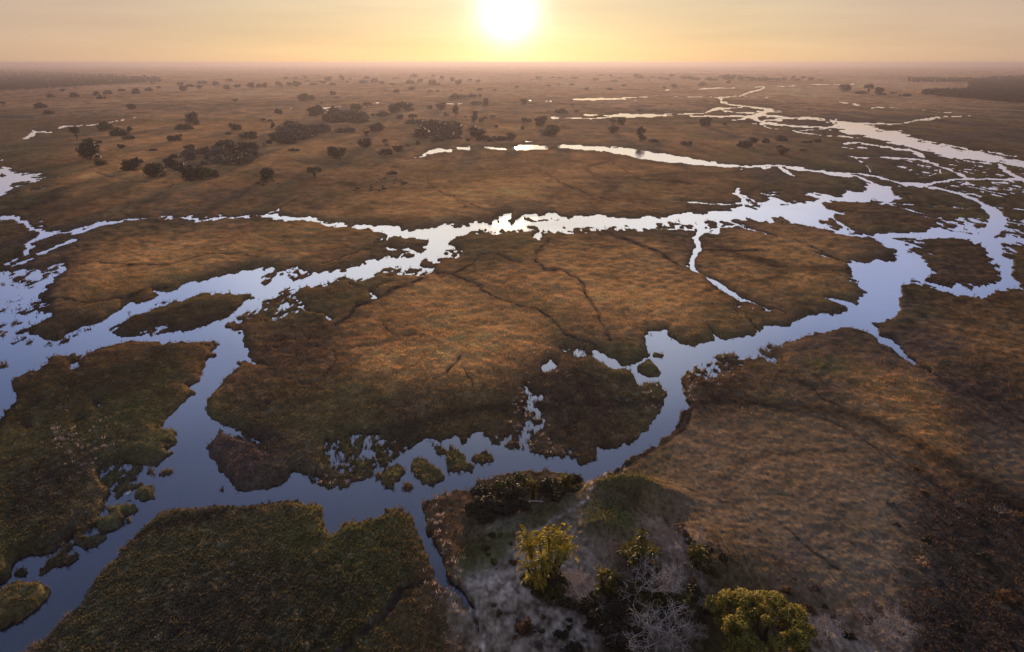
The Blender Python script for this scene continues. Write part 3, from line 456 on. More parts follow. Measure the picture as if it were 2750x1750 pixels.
BANKG = layer([('D1', .8, [(960,140),(1100,110),(1118,200),(1080,300),(900,380),(700,490),(640,470),(650,340),(780,290)]), ('D1', .9, [(1000,400),(1110,370),(1080,430),(960,600),(860,680),(700,780),(560,880),(480,860),(600,730),(720,540)]), ('D1', .7, [(230,1050),(540,860),(540,900),(340,1010)]), ('D2', .9, [(1010,440),(1040,370),(1120,330),(1150,390),(1110,480),(1070,520),(1030,490)]), ('D2', .9, [(1170,370),(1220,300),(1300,310),(1370,360),(1410,430),(1300,490),(1200,420)]), ('D2', .9, [(1390,300),(1440,220),(1500,260),(1560,380),(1450,410),(1370,370)]), ('D2', .9, [(1560,320),(1620,260),(1700,270),(1700,340),(1600,345)]), ('D2', .7, [(660,180),(900,150),(1090,180),(900,400),(700,380),(640,260)]), ('C3', .6, [(1050,820),(1180,745),(1330,840),(1230,915)]),
 ('F', 1., [(1060,1380),(1090,1300),(1200,1235),(1320,1200),(1380,1200),(1220,1275),(1180,1350)]), ('F', 1., [(1370,1210),(1400,1225),(1490,1230),(1500,1300),(1370,1300)]), ('F', .9, [(1395,1150),(1470,1138),(1550,1150),(1560,1180),(1400,1195)])], 3)
def sample(a, px, py, div=1):
    x = np.clip((px-X0)*CS/div-.5*(div == 1), 0, a.shape[1]-1.001); y = np.clip((py-Y0)*CS/div-.5*(div == 1), 0, a.shape[0]-1.001)
    ix = x.astype(int); iy = y.astype(int); fx = x-ix; fy = y-iy
    return ((a[iy, ix]*(1-fx)+a[iy, ix+1]*fx)*(1-fy)+(a[iy+1, ix]*(1-fx)+a[iy+1, ix+1]*fx)*fy).astype(np.float32)
HAZE = 0.00019
# ------------------------------------------------------------------ the ground: one sheet, fine near the channels, coarse out to the horizon
cT, sT = math.cos(PITCH), math.sin(PITCH)
rows_v = np.concatenate([np.array([169.05+F_N*0+0]), ])
def row_dist(py):
    v = (875.0-py)/F_N; t = CAM_H/(sT-v*cT); return t*(cT+v*sT), t
far_y = np.array([90000., 60000., 42000., 30000.])
py_rows = np.concatenate([np.arange(172.6, 300, 1.3), np.arange(300, 760, 2.0), np.arange(760, 1900, 2.9), np.arange(1900, 2600, 6)])
Yr = np.array([row_dist(p)[0] for p in py_rows]); Tr = np.array([row_dist(p)[1] for p in py_rows])
# rows beyond and behind
def py_of(y):
    zc = y*cT+CAM_H*sT; v = (y*sT-CAM_H*cT)/zc; return 875-v*F_N
f2 = far_y[far_y > Yr[0]*1.15]
Ynear = np.array([10., -20., -60., -150., -400., -1200., -4000.]); Ynear = Ynear[Ynear < Yr[-1]-3]
Tnear = []
for y in Ynear: Tnear.append(max(y*cT+CAM_H*sT, 0)); 
tl = Tr[-1]
Tnear = np.maximum(np.array(Tnear), tl*0.7)
Tnear = np.maximum(Tnear, np.abs(Ynear)*1.0)
Yall = np.concatenate([f2, Yr, Ynear]); Tall = np.concatenate([f2*cT+CAM_H*sT, Tr, Tnear])
PYall = np.concatenate([[py_of(y) for y in f2], py_rows, np.full(len(Ynear), 1959.)])
px_cols = np.arange(-340, 3092, 2.7)
Uc = (px_cols-1375)/F_N
ext = np.array([1.1, 1.4, 1.9, 2.8, 4.5, 8, 16])
Uall = np.concatenate([-ext[::-1], Uc, ext]); PXall = Uall*F_N+1375
nr, nc = len(Yall), len(Uall)
GX = (Tall[:, None]*Uall[None, :]).astype(np.float64); GY = np.repeat(Yall[:, None], nc, 1)
PX = np.repeat(np.clip(PXall, X0+3, X1-3)[None, :], nr, 0).astype(np.float32); PY = np.repeat(PYall[:, None], nc, 1).astype(np.float32)
PXs = 2.7*Tall/F_N                       # lateral size of one cell in metres
cell = np.repeat(PXs[:, None], nc, 1)
# fractal noise whose finest wave follows the mesh size
def fractal(x, y, cell, lo, hi, seed, ax=1.0, ay=1.0, gain=0.0):
    """sum of octaves with wavelengths between lo and hi cells"""
    out = np.zeros(x.shape, np.float32); ws = np.zeros(x.shape, np.float32)
    lam = 0.35; k = 0
    while lam < 3000:
        rel = lam/cell
        w = np.clip((rel-lo)/lo, 0, 1)*np.clip((hi*1.8-rel)/hi, 0, 1)
        rws = np.where(w.max(1) > 0.001)[0]
        if len(rws):
            a, b = rws[0], rws[-1]+1
            n = vnoise(x[a:b]/(lam*ax)+k*17.3, y[a:b]/(lam*ay)-k*9.1, seed+k)
            ww = (w[a:b]*rel[a:b]**gain).astype(np.float32)
            out[a:b] += n*ww; ws[a:b] += ww
        lam *= 2.0; k += 1
    return out/np.maximum(ws, 1e-3)*1.6
n_warp1 = fractal(GX, GY, cell, 2.5, 12, 3, ay=2.0); n_warp2 = fractal(GX, GY, cell, 2.5, 12, 31, ay=2.0)
n_thr = fractal(GX, GY, cell, 1.3, 9, 61, ay=2.2)
n_thr *= 2.1; n_warp1 *= 1.5; n_warp2 *= 1.5
farf = np.clip((PY-169)/200, 0.15, 1)
wx = PX+n_warp1*13*farf; wy = PY+n_warp2*8*farf
V = .58*sample(LANDB, wx, wy)+.42*sample(LANDW, wx, wy); ST = sample(STR, PX+n_warp1*5.5*farf, PY+n_warp2*3.2*farf)
m = V+n_thr*0.60*(1-np.abs(V-.5)*1.5)
m = np.minimum(m, ST*1.05+n_thr*.22*np.clip(4*ST*(1-ST)+.25, 0, 1))
wet = sample(WET, PX, PY); track = sample(TRACK, PX+n_warp1*4*farf, PY+n_warp2*3*farf)
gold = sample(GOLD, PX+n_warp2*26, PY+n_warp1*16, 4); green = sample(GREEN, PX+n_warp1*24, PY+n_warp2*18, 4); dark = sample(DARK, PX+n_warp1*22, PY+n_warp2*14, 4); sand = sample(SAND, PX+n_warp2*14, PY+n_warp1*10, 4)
land = np.clip((m-.5)*7, -1, 1); smooth_ = sample(SMOOTH, PX, PY, 4); bankg = sample(BANKG, PX+n_warp1*10, PY+n_warp2*8, 4)
hum = fractal(GX, GY, cell, 2.2, 16, 91, gain=.35)
big = vnoise(GX/55, GY/80, 5)+.6*vnoise(GX/23, GY/30, 6)
big2 = vnoise(GX/160, GY/260, 7)+.7*vnoise(GX/420, GY/600, 8)
amp = np.clip(cell*.5, .07, .2)
Z = np.where(land > 0, land*(.22+.16*np.clip(hum+.3, 0, 1)) + np.clip(land, 0, 1)*(np.maximum(hum*amp*1.3*(1-.85*smooth_), -.16)+np.clip(1-wet*3, 0, 1)*np.clip(.25+big*.9, 0, 2)), land*.5).astype(np.float64)
Z -= np.clip(track, 0, 1)*np.clip(land, 0, 1)*.12*(1-.7*smooth_)
Z = np.where((land > 0) & (Z < .03), .03+.02*land, Z)
# termite mounds and sandy rises
MOUNDS = [('F', 1470, 1178, 3.4, 6.0, 3.0), ('F', 1430, 1262, 1.8, 4.5, 5.0), ('F', 1300, 1330, 1.2, 12, 9), ('F', 1620, 1330, 1.6, 12, 9), ('F', 1350, 1210, 1.0, 5, 3)]
MO = []
for sh, x, y, h, rx, ry in MOUNDS:
    gx, gy, t = ground_at(*tf(sh, x, y)); MO.append((gx, gy, h, rx, ry))
    Z += h*np.exp(-((GX-gx)/rx)**2-((GY-gy)/ry)**2)*np.clip(land, 0, 1)
zi = np.where(Yall < Yr[-1]-1)[0]
Z[zi] = .2

def vein(lam, sx, w):
    ax = GX+vnoise(GX/(lam*.5), GY/(lam*.5), sx+1)*lam*.45; ay = GY+vnoise(GX/(lam*.5), GY/(lam*.5), sx+2)*lam*.45
    n = np.abs(vnoise(ax/lam, ay/(lam*1.5), sx)); return np.exp(-(n/(w/lam))**2)
pat = vnoise(GX/26, GY/40, 201)+.6*vnoise(GX/12, GY/17, 202)+.35*vnoise(GX/5.5, GY/8, 203)
pat2 = vnoise(GX/44, GY/70, 205)+.6*vnoise(GX/19, GY/28, 206)+.3*vnoise(GX/8, GY/11, 207)
vm = np.clip(vnoise(GX/70, GY/90, 208)*4+.6, 0, 1)*np.clip((PY-330)/200, 0, 1)
veins = np.clip(vein(95, 210, 1.5)+vein(42, 214, .55)*.6*np.clip(pat2*3+.5, 0, 1), 0, 1)*vm
ss = lambda x, a, b: np.clip((x-a)/(b-a), 0, 1)**2*(3-2*np.clip((x-a)/(b-a), 0, 1))
def srgb(c): c = np.array(c)/255.; return np.where(c <= .04045, c/12.92, ((c+.055)/1.055)**2.4)
COL = dict(base=(.165, .098, .045), gold=(.63, .30, .095), far_glow=(.66, .36, .17), slope=(.25, .175, .105), grass=(.105, .098, .032), green=(.088, .080, .028), olive=(.125, .10, .036), dark=(.050, .034, .030), ditch=(.034, .026, .018), sand=(.50, .385, .29), path=(.46, .35, .27), mud=(.085, .06, .052), rust=(.20, .085, .035), wetgrass=(.078, .056, .026), pale=(.26, .21, .15))
col = np.zeros(GX.shape+(3,), np.float32); col[:] = COL['base']
def mixc(name, w):
    w = np.clip(w, 0, 1)[..., None].astype(np.float32); c = np.array(COL[name], np.float32)
    col[:] = col*(1-w)+c*w
fine = fractal(GX, GY, cell, 1.4, 8, 131, ay=1.3)
gold = np.clip(np.maximum(gold, np.clip((300-PY)/60, 0, .85)*(1-dark))*1.1, 0, 1)  # far plain turned gold to carry the glow under the sun
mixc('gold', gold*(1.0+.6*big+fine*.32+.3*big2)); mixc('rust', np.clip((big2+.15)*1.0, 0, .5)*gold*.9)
mixc('far_glow', np.clip((330-PY)/110, 0, .8)*(1-dark)*(.8+.8*big2)); mixc('slope', smooth_*(1-gold)*.8)  # far ground also lightened in its colour for that glow
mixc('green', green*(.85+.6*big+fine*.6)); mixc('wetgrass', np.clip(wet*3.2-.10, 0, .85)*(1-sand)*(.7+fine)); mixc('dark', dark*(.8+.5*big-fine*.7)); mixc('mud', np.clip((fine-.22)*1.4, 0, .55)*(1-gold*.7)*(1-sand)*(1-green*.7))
mixc('olive', ss(pat, .05, .3)*.75*(1-gold*.75)*(1-.7*smooth_)*(1-sand)*(1-dark)); mixc('mud', ss(pat2, .08, .3)*.6*(1-gold*.95)*(1-green*.6)*(1-sand)*(1-.8*smooth_)); mixc('rust', ss(-pat2, .12, .4)*.4*(1-sand)*(1-green*.85)*(1-dark)*(1-.8*smooth_)); mixc('ditch', veins*.7*(1-sand)); mixc('sand', sand*(.85+fine*.8+.8*pat)); mixc('mud', np.clip(sand*2, 0, 1)*ss(pat2, .1, .35)*.4); mixc('slope', np.clip(sand*2, 0, 1)*ss(-pat, .0, .35)*.75); mixc('ditch', track*(.85+1.1*n_warp1)*(1-.35*smooth_)); mixc('dark', np.clip(sample(TRACKW, PX+n_warp1*4*farf, PY+n_warp2*3*farf)*1.0, 0, .3)); mixc('pale', np.clip((fine-.3)*1.6, 0, .5)*np.clip(green+sand*.5, 0, 1)*.8)
mixc('grass', bankg*(.8+fine))
edge = np.clip(1-np.abs(m-.62)*7, 0, 1)*(m > .5)
mixc('path', sample(PATH, PX+n_warp1*3, PY+n_warp2*2)*(.6+fine))
mixc('rust', edge*.35*np.clip(big2+.5, 0, 1)); mixc('mud', np.clip((.56-m)*14, 0, 1)*.9)
col *= (1+(fine*.55+n_warp2*.22)*(1-.85*smooth_)*(1-.3*gold)+.30*big2+.22*big)[..., None]
col = np.clip(col, .012, .6)
ne = len(ext)
for side, src in ((slice(0, ne), slice(ne, ne+90)), (slice(nc-ne, nc), slice(nc-ne-90, nc-ne))):     # far outside the survey: even cover
    mcol = col[:, src].mean(1); kk = 81; pad = np.pad(mcol, ((kk//2, kk//2), (0, 0)), mode='edge'); cs = np.cumsum(np.vstack([np.zeros((1, 3)), pad]), 0); mcol = (cs[kk:]-cs[:-kk])/kk
    col[:, side] = mcol[:, None, :]

verts = np.stack([GX, GY, Z], -1).reshape(-1, 3)
idx = np.arange(nr*nc).reshape(nr, nc)
faces = np.stack([idx[:-1, :-1], idx[1:, :-1], idx[1:, 1:], idx[:-1, 1:]], -1).reshape(-1, 4)

def ground_mat():
    b = NB('marsh_grassland')
    at = b.n('ShaderNodeAttribute', attribute_name='cover', attribute_type='GEOMETRY')
    geo = b.n('ShaderNodeNewGeometry'); pos = geo.outputs['Position']
    mp = b.n('ShaderNodeMapping', i_0=pos); mp.inputs['Scale'].default_value = (1, .55, 1)
    n1 = b.noise(mp.outputs[0], 2.2, 4, .65); n2 = b.noise(pos, .35, 4, .6); n3 = b.noise(mp.outputs[0], .06, 5, .6)
    f = b.math('MULTIPLY', b.map(n1, .28, .72, .55, 1.45), b.map(n2, .3, .7, .8, 1.2))
    f = b.math('MULTIPLY', f, b.map(n3, .3, .7, .75, 1.25))
    c = b.n('ShaderNodeVectorMath', operation='SCALE', i_0=at.outputs['Color'], i_Scale=f).outputs[0]
    h = b.math('ADD', b.math('MULTIPLY', n1, .30), b.math('MULTIPLY', n2, .42))
    bump = b.n('ShaderNodeBump', i_Strength=.6, i_Distance=.3, i_Height=h)
    bs = b.n('ShaderNodeBsdfPrincipled', i_Base_Color=c, i_Roughness=.9, i_Normal=bump.outputs[0]); bs.inputs['Specular IOR Level'].default_value = .0
    bs.inputs['Sheen Weight'].default_value = GRASS_SHEEN; bs.inputs['Sheen Roughness'].default_value = .45; bs.inputs['Sheen Tint'].default_value = (1, .72, .42, 1)
    b.L.new(bs.outputs[0], b.out.inputs[0]); return b.m
GRASS_SHEEN = 0.0
MAT_G = ground_mat()
go = mesh_obj('ground', verts, faces, MAT_G, smooth=True); go['kind'] = 'structure'
ca = go.data.color_attributes.new('cover', 'FLOAT_COLOR', 'POINT')
buf = np.ones((nr*nc, 4), np.float32); buf[:, :3] = col.reshape(-1, 3); ca.data.foreach_set('color', buf.ravel())

# the water: still, level, lying just below the grass
def water_mat():
    b = NB('still_river_water')
    geo = b.n('ShaderNodeNewGeometry'); pos = geo.outputs['Position']
    mp = b.n('ShaderNodeMapping', i_0=pos); mp.inputs['Scale'].default_value = (1, 1.6, 1)
    n1 = b.noise(mp.outputs[0], 1.1, 3, .6); n2 = b.noise(pos, .05, 2, .5)
    h = b.math('MULTIPLY', n1, b.map(n2, .35, .65, .2, 1.0))
    bump = b.n('ShaderNodeBump', i_Strength=.10, i_Distance=.09, i_Height=h)
    # sheen grows with the angle of incidence: dark and clear looking down, mirror bright towards the horizon
    lw = b.n('ShaderNodeLayerWeight', i_Blend=.5)
    r = b.n('ShaderNodeValToRGB', i_0=lw.outputs['Facing']); e = r.color_ramp.elements; e[0].position = 0; e[0].color = (.04,)*3+(1,); e[1].position = .87; e[1].color = (1,)*4
    for q, w in ((.30, .09), (.42, .15), (.53, .25), (.64, .46), (.76, .82)): k = e.new(q); k.color = (w, w, w, 1)
    deep = b.n('ShaderNodeBsdfDiffuse', i_Color=b.mix(b.map(b.noise(pos, .02, 4, .6), .35, .65, 0, 1), (.012, .013, .020), (.030, .026, .024)))
    gl = b.n('ShaderNodeBsdfGlossy', i_Color=(.96, .97, 1, 1), i_Roughness=b.map(n2, .3, .7, .04, .13), i_Normal=bump.outputs[0])
    ms = b.n('ShaderNodeMixShader', i_0=r.outputs[0], i_1=deep.outputs[0], i_2=gl.outputs[0])
    b.L.new(ms.outputs[0], b.out.inputs[0]); return b.m
wo = mesh_obj('water', [(-90000, -4500, 0), (90000, -4500, 0), (90000, 95000, 0), (-90000, 95000, 0)], [(0, 1, 2, 3)], water_mat()); wo['kind'] = 'structure'

def hz(x, y):
    """ground height under a plant"""
    z = .32
    for gx, gy, h, rx, ry in MO: z += h*math.exp(-((x-gx)/rx)**2-((y-gy)/ry)**2)
    return z

# haze over the whole delta
if HAZE > 0:
    hb = mesh_obj('haze', [(x, y, z) for x in (-60000, 60000) for y in (-4300, 92000) for z in (-1.6, 62)], [(0,1,3,2),(4,6,7,5),(0,4,5,1),(2,3,7,6),(0,2,6,4),(1,5,7,3)])
    b = NB('evening_haze'); v = b.n('ShaderNodeVolumePrincipled'); v.inputs['Density'].default_value = HAZE; v.inputs['Color'].default_value = (.25, .235, .29, 1); v.inputs['Anisotropy'].default_value = .5
    b.L.new(v.outputs[0], b.out.inputs['Volume']); hb.data.materials.append(b.m); hb['kind'] = 'stuff'
# ------------------------------------------------------------------ plants: materials
def leaf_mat(name, c1, c2, trans=.35, scale=.9, rough=.6):
    b = NB(name); tc = b.n('ShaderNodeTexCoord'); oi = b.n('ShaderNodeObjectInfo'); geo = b.n('ShaderNodeNewGeometry')
    n = b.noise(geo.outputs['Position'], scale, 3, .6)
    c = b.mix(b.map(n, .32, .68, 0, 1), c1, c2)
    hv = b.n('ShaderNodeHueSaturation', i_Hue=.5, i_Saturation=1.0, i_Value=b.map(oi.outputs['Random'], 0, 1, .75, 1.25), i_Color=c)
    hv2 = b.n('ShaderNodeHueSaturation', i_Value=b.map(geo.outputs['Random Per Island'], 0, 1, .6, 1.4), i_Color=hv.outputs[0])
    d = b.n('ShaderNodeBsdfPrincipled', i_Base_Color=hv2.outputs[0], i_Roughness=rough); d.inputs['Specular IOR Level'].default_value = .04 if trans < .4 else .2
    t = b.n('ShaderNodeBsdfTranslucent', i_Color=hv2.outputs[0])
    m = b.n('ShaderNodeMixShader', i_0=trans, i_1=d.outputs[0], i_2=t.outputs[0])
    b.L.new(m.outputs[0], b.out.inputs[0]); return b.m
def bark_mat(name, c1, c2):
    b = NB(name); geo = b.n('ShaderNodeNewGeometry')
    n = b.noise(geo.outputs['Position'], 6, 3, .6)
    d = b.n('ShaderNodeBsdfPrincipled', i_Base_Color=b.mix(b.map(n, .3, .7, 0, 1), c1, c2), i_Roughness=.9); d.inputs['Specular IOR Level'].default_value = .1
    b.L.new(d.outputs[0], b.out.inputs[0]); return b.m
M_DARK = leaf_mat('dark_evergreen_leaves', (.028, .024, .014), (.060, .048, .026), .06)
M_OLIVE = leaf_mat('olive_leaves', (.055, .05, .016), (.11, .09, .028), .12)
M_GREYT = leaf_mat('leafless_grey_twigs', (.085, .066, .055), (.15, .118, .098), .06)
M_BROWN = leaf_mat('dry_brown_leaves', (.12, .06, .028), (.22, .12, .055), .35)
M_PALM = leaf_mat('palm_fronds', (.085, .09, .012), (.74, .54, .045), .5, .9, .4)  # bright tone of the mix stands in for sunlit highlights
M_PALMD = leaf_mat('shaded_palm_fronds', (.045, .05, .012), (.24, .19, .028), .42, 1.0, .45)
M_LIME = leaf_mat('yellow_green_leaves', (.075, .075, .016), (.56, .45, .085), .44, 1.2)  # golden sunlight on the crown is mixed into the lighter leaf tone
M_BUSHG = leaf_mat('bank_bush_leaves', (.045, .05, .018), (.12, .105, .03), .15)
M_BARK = bark_mat('dark_bark', (.03, .022, .018), (.08, .06, .045))
M_PALE = bark_mat('bleached_bark', (.32, .245, .185), (.66, .54, .44))
M_STRAW = leaf_mat('broken_dry_reed', (.20, .12, .06), (.42, .28, .16), .4)

def leaves(blobs, n, size, r, inner=.45, flat=.0, up=False):
    """leaf-sized quads through lobes; blobs: (x,y,z,rx,ry,rz)"""
    B = np.array(blobs, float); vol = (B[:, 3]*B[:, 4]*B[:, 5])**.67; pick = r.choice(len(B), n, p=vol/vol.sum())
    d = r.normal(size=(n, 3)); d /= np.linalg.norm(d, axis=1)[:, None]
    rad = inner+(1-inner)*r.random(n)**.5; rad *= 1+.16*r.normal(size=n)*(r.random(n) < .3)
    p = B[pick, :3]+d*B[pick, 3:]*rad[:, None]
    p[:, 2] = np.maximum(p[:, 2], .02)
    nrm = d+r.normal(size=(n, 3))*.55; nrm /= np.linalg.norm(nrm, axis=1)[:, None]
    a = np.cross(nrm, r.normal(size=(n, 3))); a /= np.linalg.norm(a, axis=1)[:, None]; b = np.cross(nrm, a)
    s = size*(.6+.8*r.random(n))[:, None]
    v = np.stack([p-a*s, p-b*s*.55, p+a*s, p+b*s*.55], 1).reshape(-1, 3)
    return v, np.arange(4*n).reshape(n, 4)
OCT = None
def with_core(vf, blobs, k=.72):
    v, f = vf; vs = [v]; fs = [f]; n = len(v)
    o = np.array([(1,0,0),(0,1,0),(-1,0,0),(0,-1,0),(0,0,1),(0,0,-1),(.7,.7,0),(-.7,.7,0),(-.7,-.7,0),(.7,-.7,0)], float)
    q = np.array([(0,6,4,4),(6,1,4,4),(1,7,4,4),(7,2,4,4),(2,8,4,4),(8,3,4,4),(3,9,4,4),(9,0,4,4),(6,0,5,5),(1,6,5,5),(7,1,5,5),(2,7,5,5),(8,2,5,5),(3,8,5,5),(9,3,5,5),(0,9,5,5)])
    out_v = [tuple(x) for x in v]; out_f = [tuple(x) for x in f]
    for b in blobs:
        m0 = len(out_v); w = o*np.array(b[3:])*k+np.array(b[:3]); w[:, 2] = np.maximum(w[:, 2], 0.0)
        out_v += [tuple(x) for x in w]; out_f += [tuple(i+m0 for i in x[:3]) for x in q]
    return out_v, out_f
def lobes(kind, r):
    L_ = []
    if kind == 'round':
        L_.append((0, 0, .42, .40, .40, .44))
        for i in range(9):
            a = r.random()*6.28; q = .18+.2*r.random(); L_.append((q*math.cos(a), q*math.sin(a), .2+.55*r.random(), .17+.08*r.random(), .17+.08*r.random(), .16+.08*r.random()))
    elif kind == 'umbrella':
        for i in range(10):
            a = r.random()*6.28; q = .32*r.random()**.5; L_.append((q*math.cos(a), q*math.sin(a), .62+.2*r.random()-.25*q, .17+.05*r.random(), .17+.05*r.random(), .11+.07*r.random()))
        L_.append((.05, 0, .3, .1, .1, .2))
    elif kind == 'tall':
        for i in range(10):
            a = r.random()*6.28; q = .22*r.random()**.5; z = .15+.7*r.random(); L_.append((q*math.cos(a), q*math.sin(a), z, .26-.12*z, .26-.12*z, .17))
    else:                                                  # thicket
        for i in range(13):
            a = r.random()*6.28; q = .4*r.random()**.5; h = .35+.5*r.random()*(1-q); L_.append((q*math.cos(a), q*math.sin(a), h*.5, .14+.08*r.random(), .14+.08*r.random(), h*.55))
    return L_
def tube(path, rad, k=5):
    """swept ring mesh"""
    P = [Vector(p) for p in path]; vs, fs = [], []
    for i, p in enumerate(P):
        t = (P[min(i+1, len(P)-1)]-P[max(i-1, 0)]).normalized(); u = t.orthogonal().normalized(); w = t.cross(u)
        for j in range(k):
            a = 6.2832*j/k; vs.append(p+(u*math.cos(a)+w*math.sin(a))*rad[i])
        if i:
            for j in range(k): fs.append(((i-1)*k+j, (i-1)*k+(j+1) % k, i*k+(j+1) % k, i*k+j))
    return vs, fs
def join(parts):
    vs, fs = [], []
    for v, f in parts:
        o = len(vs); vs += list(v); fs += [tuple(i+o for i in q) for q in f]
    return vs, fs
def me_of(name, vf, mat):
    o = mesh_obj(name, vf[0], vf[1], mat, link=False); me = o.data; bpy.data.objects.remove(o); return me
def trunk_mesh(r, h, w, multi=1):
    ps = []
    for s in range(multi):
        a = r.random()*6.28; l = .12*(multi > 1)
        pts = [(l*.3*math.cos(a)*k + .02*r.normal(), l*.3*math.sin(a)*k+.02*r.normal(), h*k/3) for k in range(4)]
        pts[0] = (pts[0][0], pts[0][1], -.08)
        ps.append(tube(pts, [w, w*.75, w*.6, w*.4], 6))
        for q in range(3):
            b = r.random()*6.28; z = h*.75
            ps.append(tube([pts[2], (pts[2][0]+.12*math.cos(b), pts[2][1]+.12*math.sin(b), z+.1), (.26*math.cos(b), .26*math.sin(b), z+.22)], [w*.5, w*.35, w*.15], 4))
    return join(ps)
CR, TR = {}, {}
for kind, nleaf, sz in (('round', 620, .062), ('umbrella', 520, .055), ('tall', 460, .065), ('thicket', 620, .055)):
    for q in range(4):
        r = np.random.default_rng(hash(kind) % 1000 if False else sum(map(ord, kind))*7+q)
        lb = lobes(kind, r)
        for mk, mm in (('dark', M_DARK), ('olive', M_OLIVE), ('grey', M_GREYT), ('brown', M_BROWN)):
            rr = np.random.default_rng(q+5)
            CR[kind, q, mk] = me_of('crown', with_core(leaves(lb, int(nleaf*1.5), sz*(.6 if mk == 'grey' else .85), rr, inner=.6), lb, .3 if mk == 'grey' else .74), mm)
        if ('small', kind, q) not in CR:
            for mk, mm in (('dark', M_DARK), ('grey', M_GREYT), ('brown', M_BROWN), ('olive', M_OLIVE)):
                CR['small', kind, q, mk] = me_of('shrub', with_core(leaves(lb, 230, .095, np.random.default_rng(q+50), inner=.6), lb, .4 if mk == 'grey' else .78), mm)
        TR[kind, q] = me_of('trunk', trunk_mesh(r, .5 if kind in ('umbrella',) else .35, .035 if kind != 'thicket' else .018, 1 if kind != 'thicket' else 4), M_BARK)

def px_size(sheet, w, h, x, y):
    gx, gy, t = ground_at(*tf(sheet, x, y)); k = t/F_N/SH[sheet][2]
    return gx, gy, w*k, h*k
NT = [0]
def tree(sheet, x, y, w, h, kind='round', mk='dark', label=None, group=None, cat='tree', name=None):
    gx, gy, W_, H_ = px_size(sheet, w, h, x, y); NT[0] += 1; q = NT[0] % 4
    r = random.Random(NT[0]*13)
    W_ = max(W_, 1.2); H_ = max(H_*1.15, .8); dz = hz(gx, gy) if gy < 200 else .25
    gy += W_*.3
    sc = (W_*1.12, W_*(.8+.35*r.random()), H_*1.05)
    if cat == 'shrub' or w < 75:
        me = CR['small', kind, q, mk]
        nm = name or ('bare_shrub' if mk == 'grey' else 'small_tree')
        o = bpy.data.objects.new(nm, me); C.objects.link(o); o.location = (gx, gy, dz-.15); o.rotation_euler = (0, 0, r.random()*6.28); o.scale = sc
        prop(o, label, cat, group); return o
    t = thing(name or ('bare_shrub' if mk == 'grey' else 'round_tree' if kind == 'round' else 'umbrella_tree' if kind == 'umbrella' else 'thicket_tree' if kind == 'thicket' else 'tall_tree'), label, cat, (gx, gy, dz-.15), r.random()*6.28, group, sc)
    child('trunk', TR[kind, q], t); child('crown', CR[kind, q, mk], t)
    return t

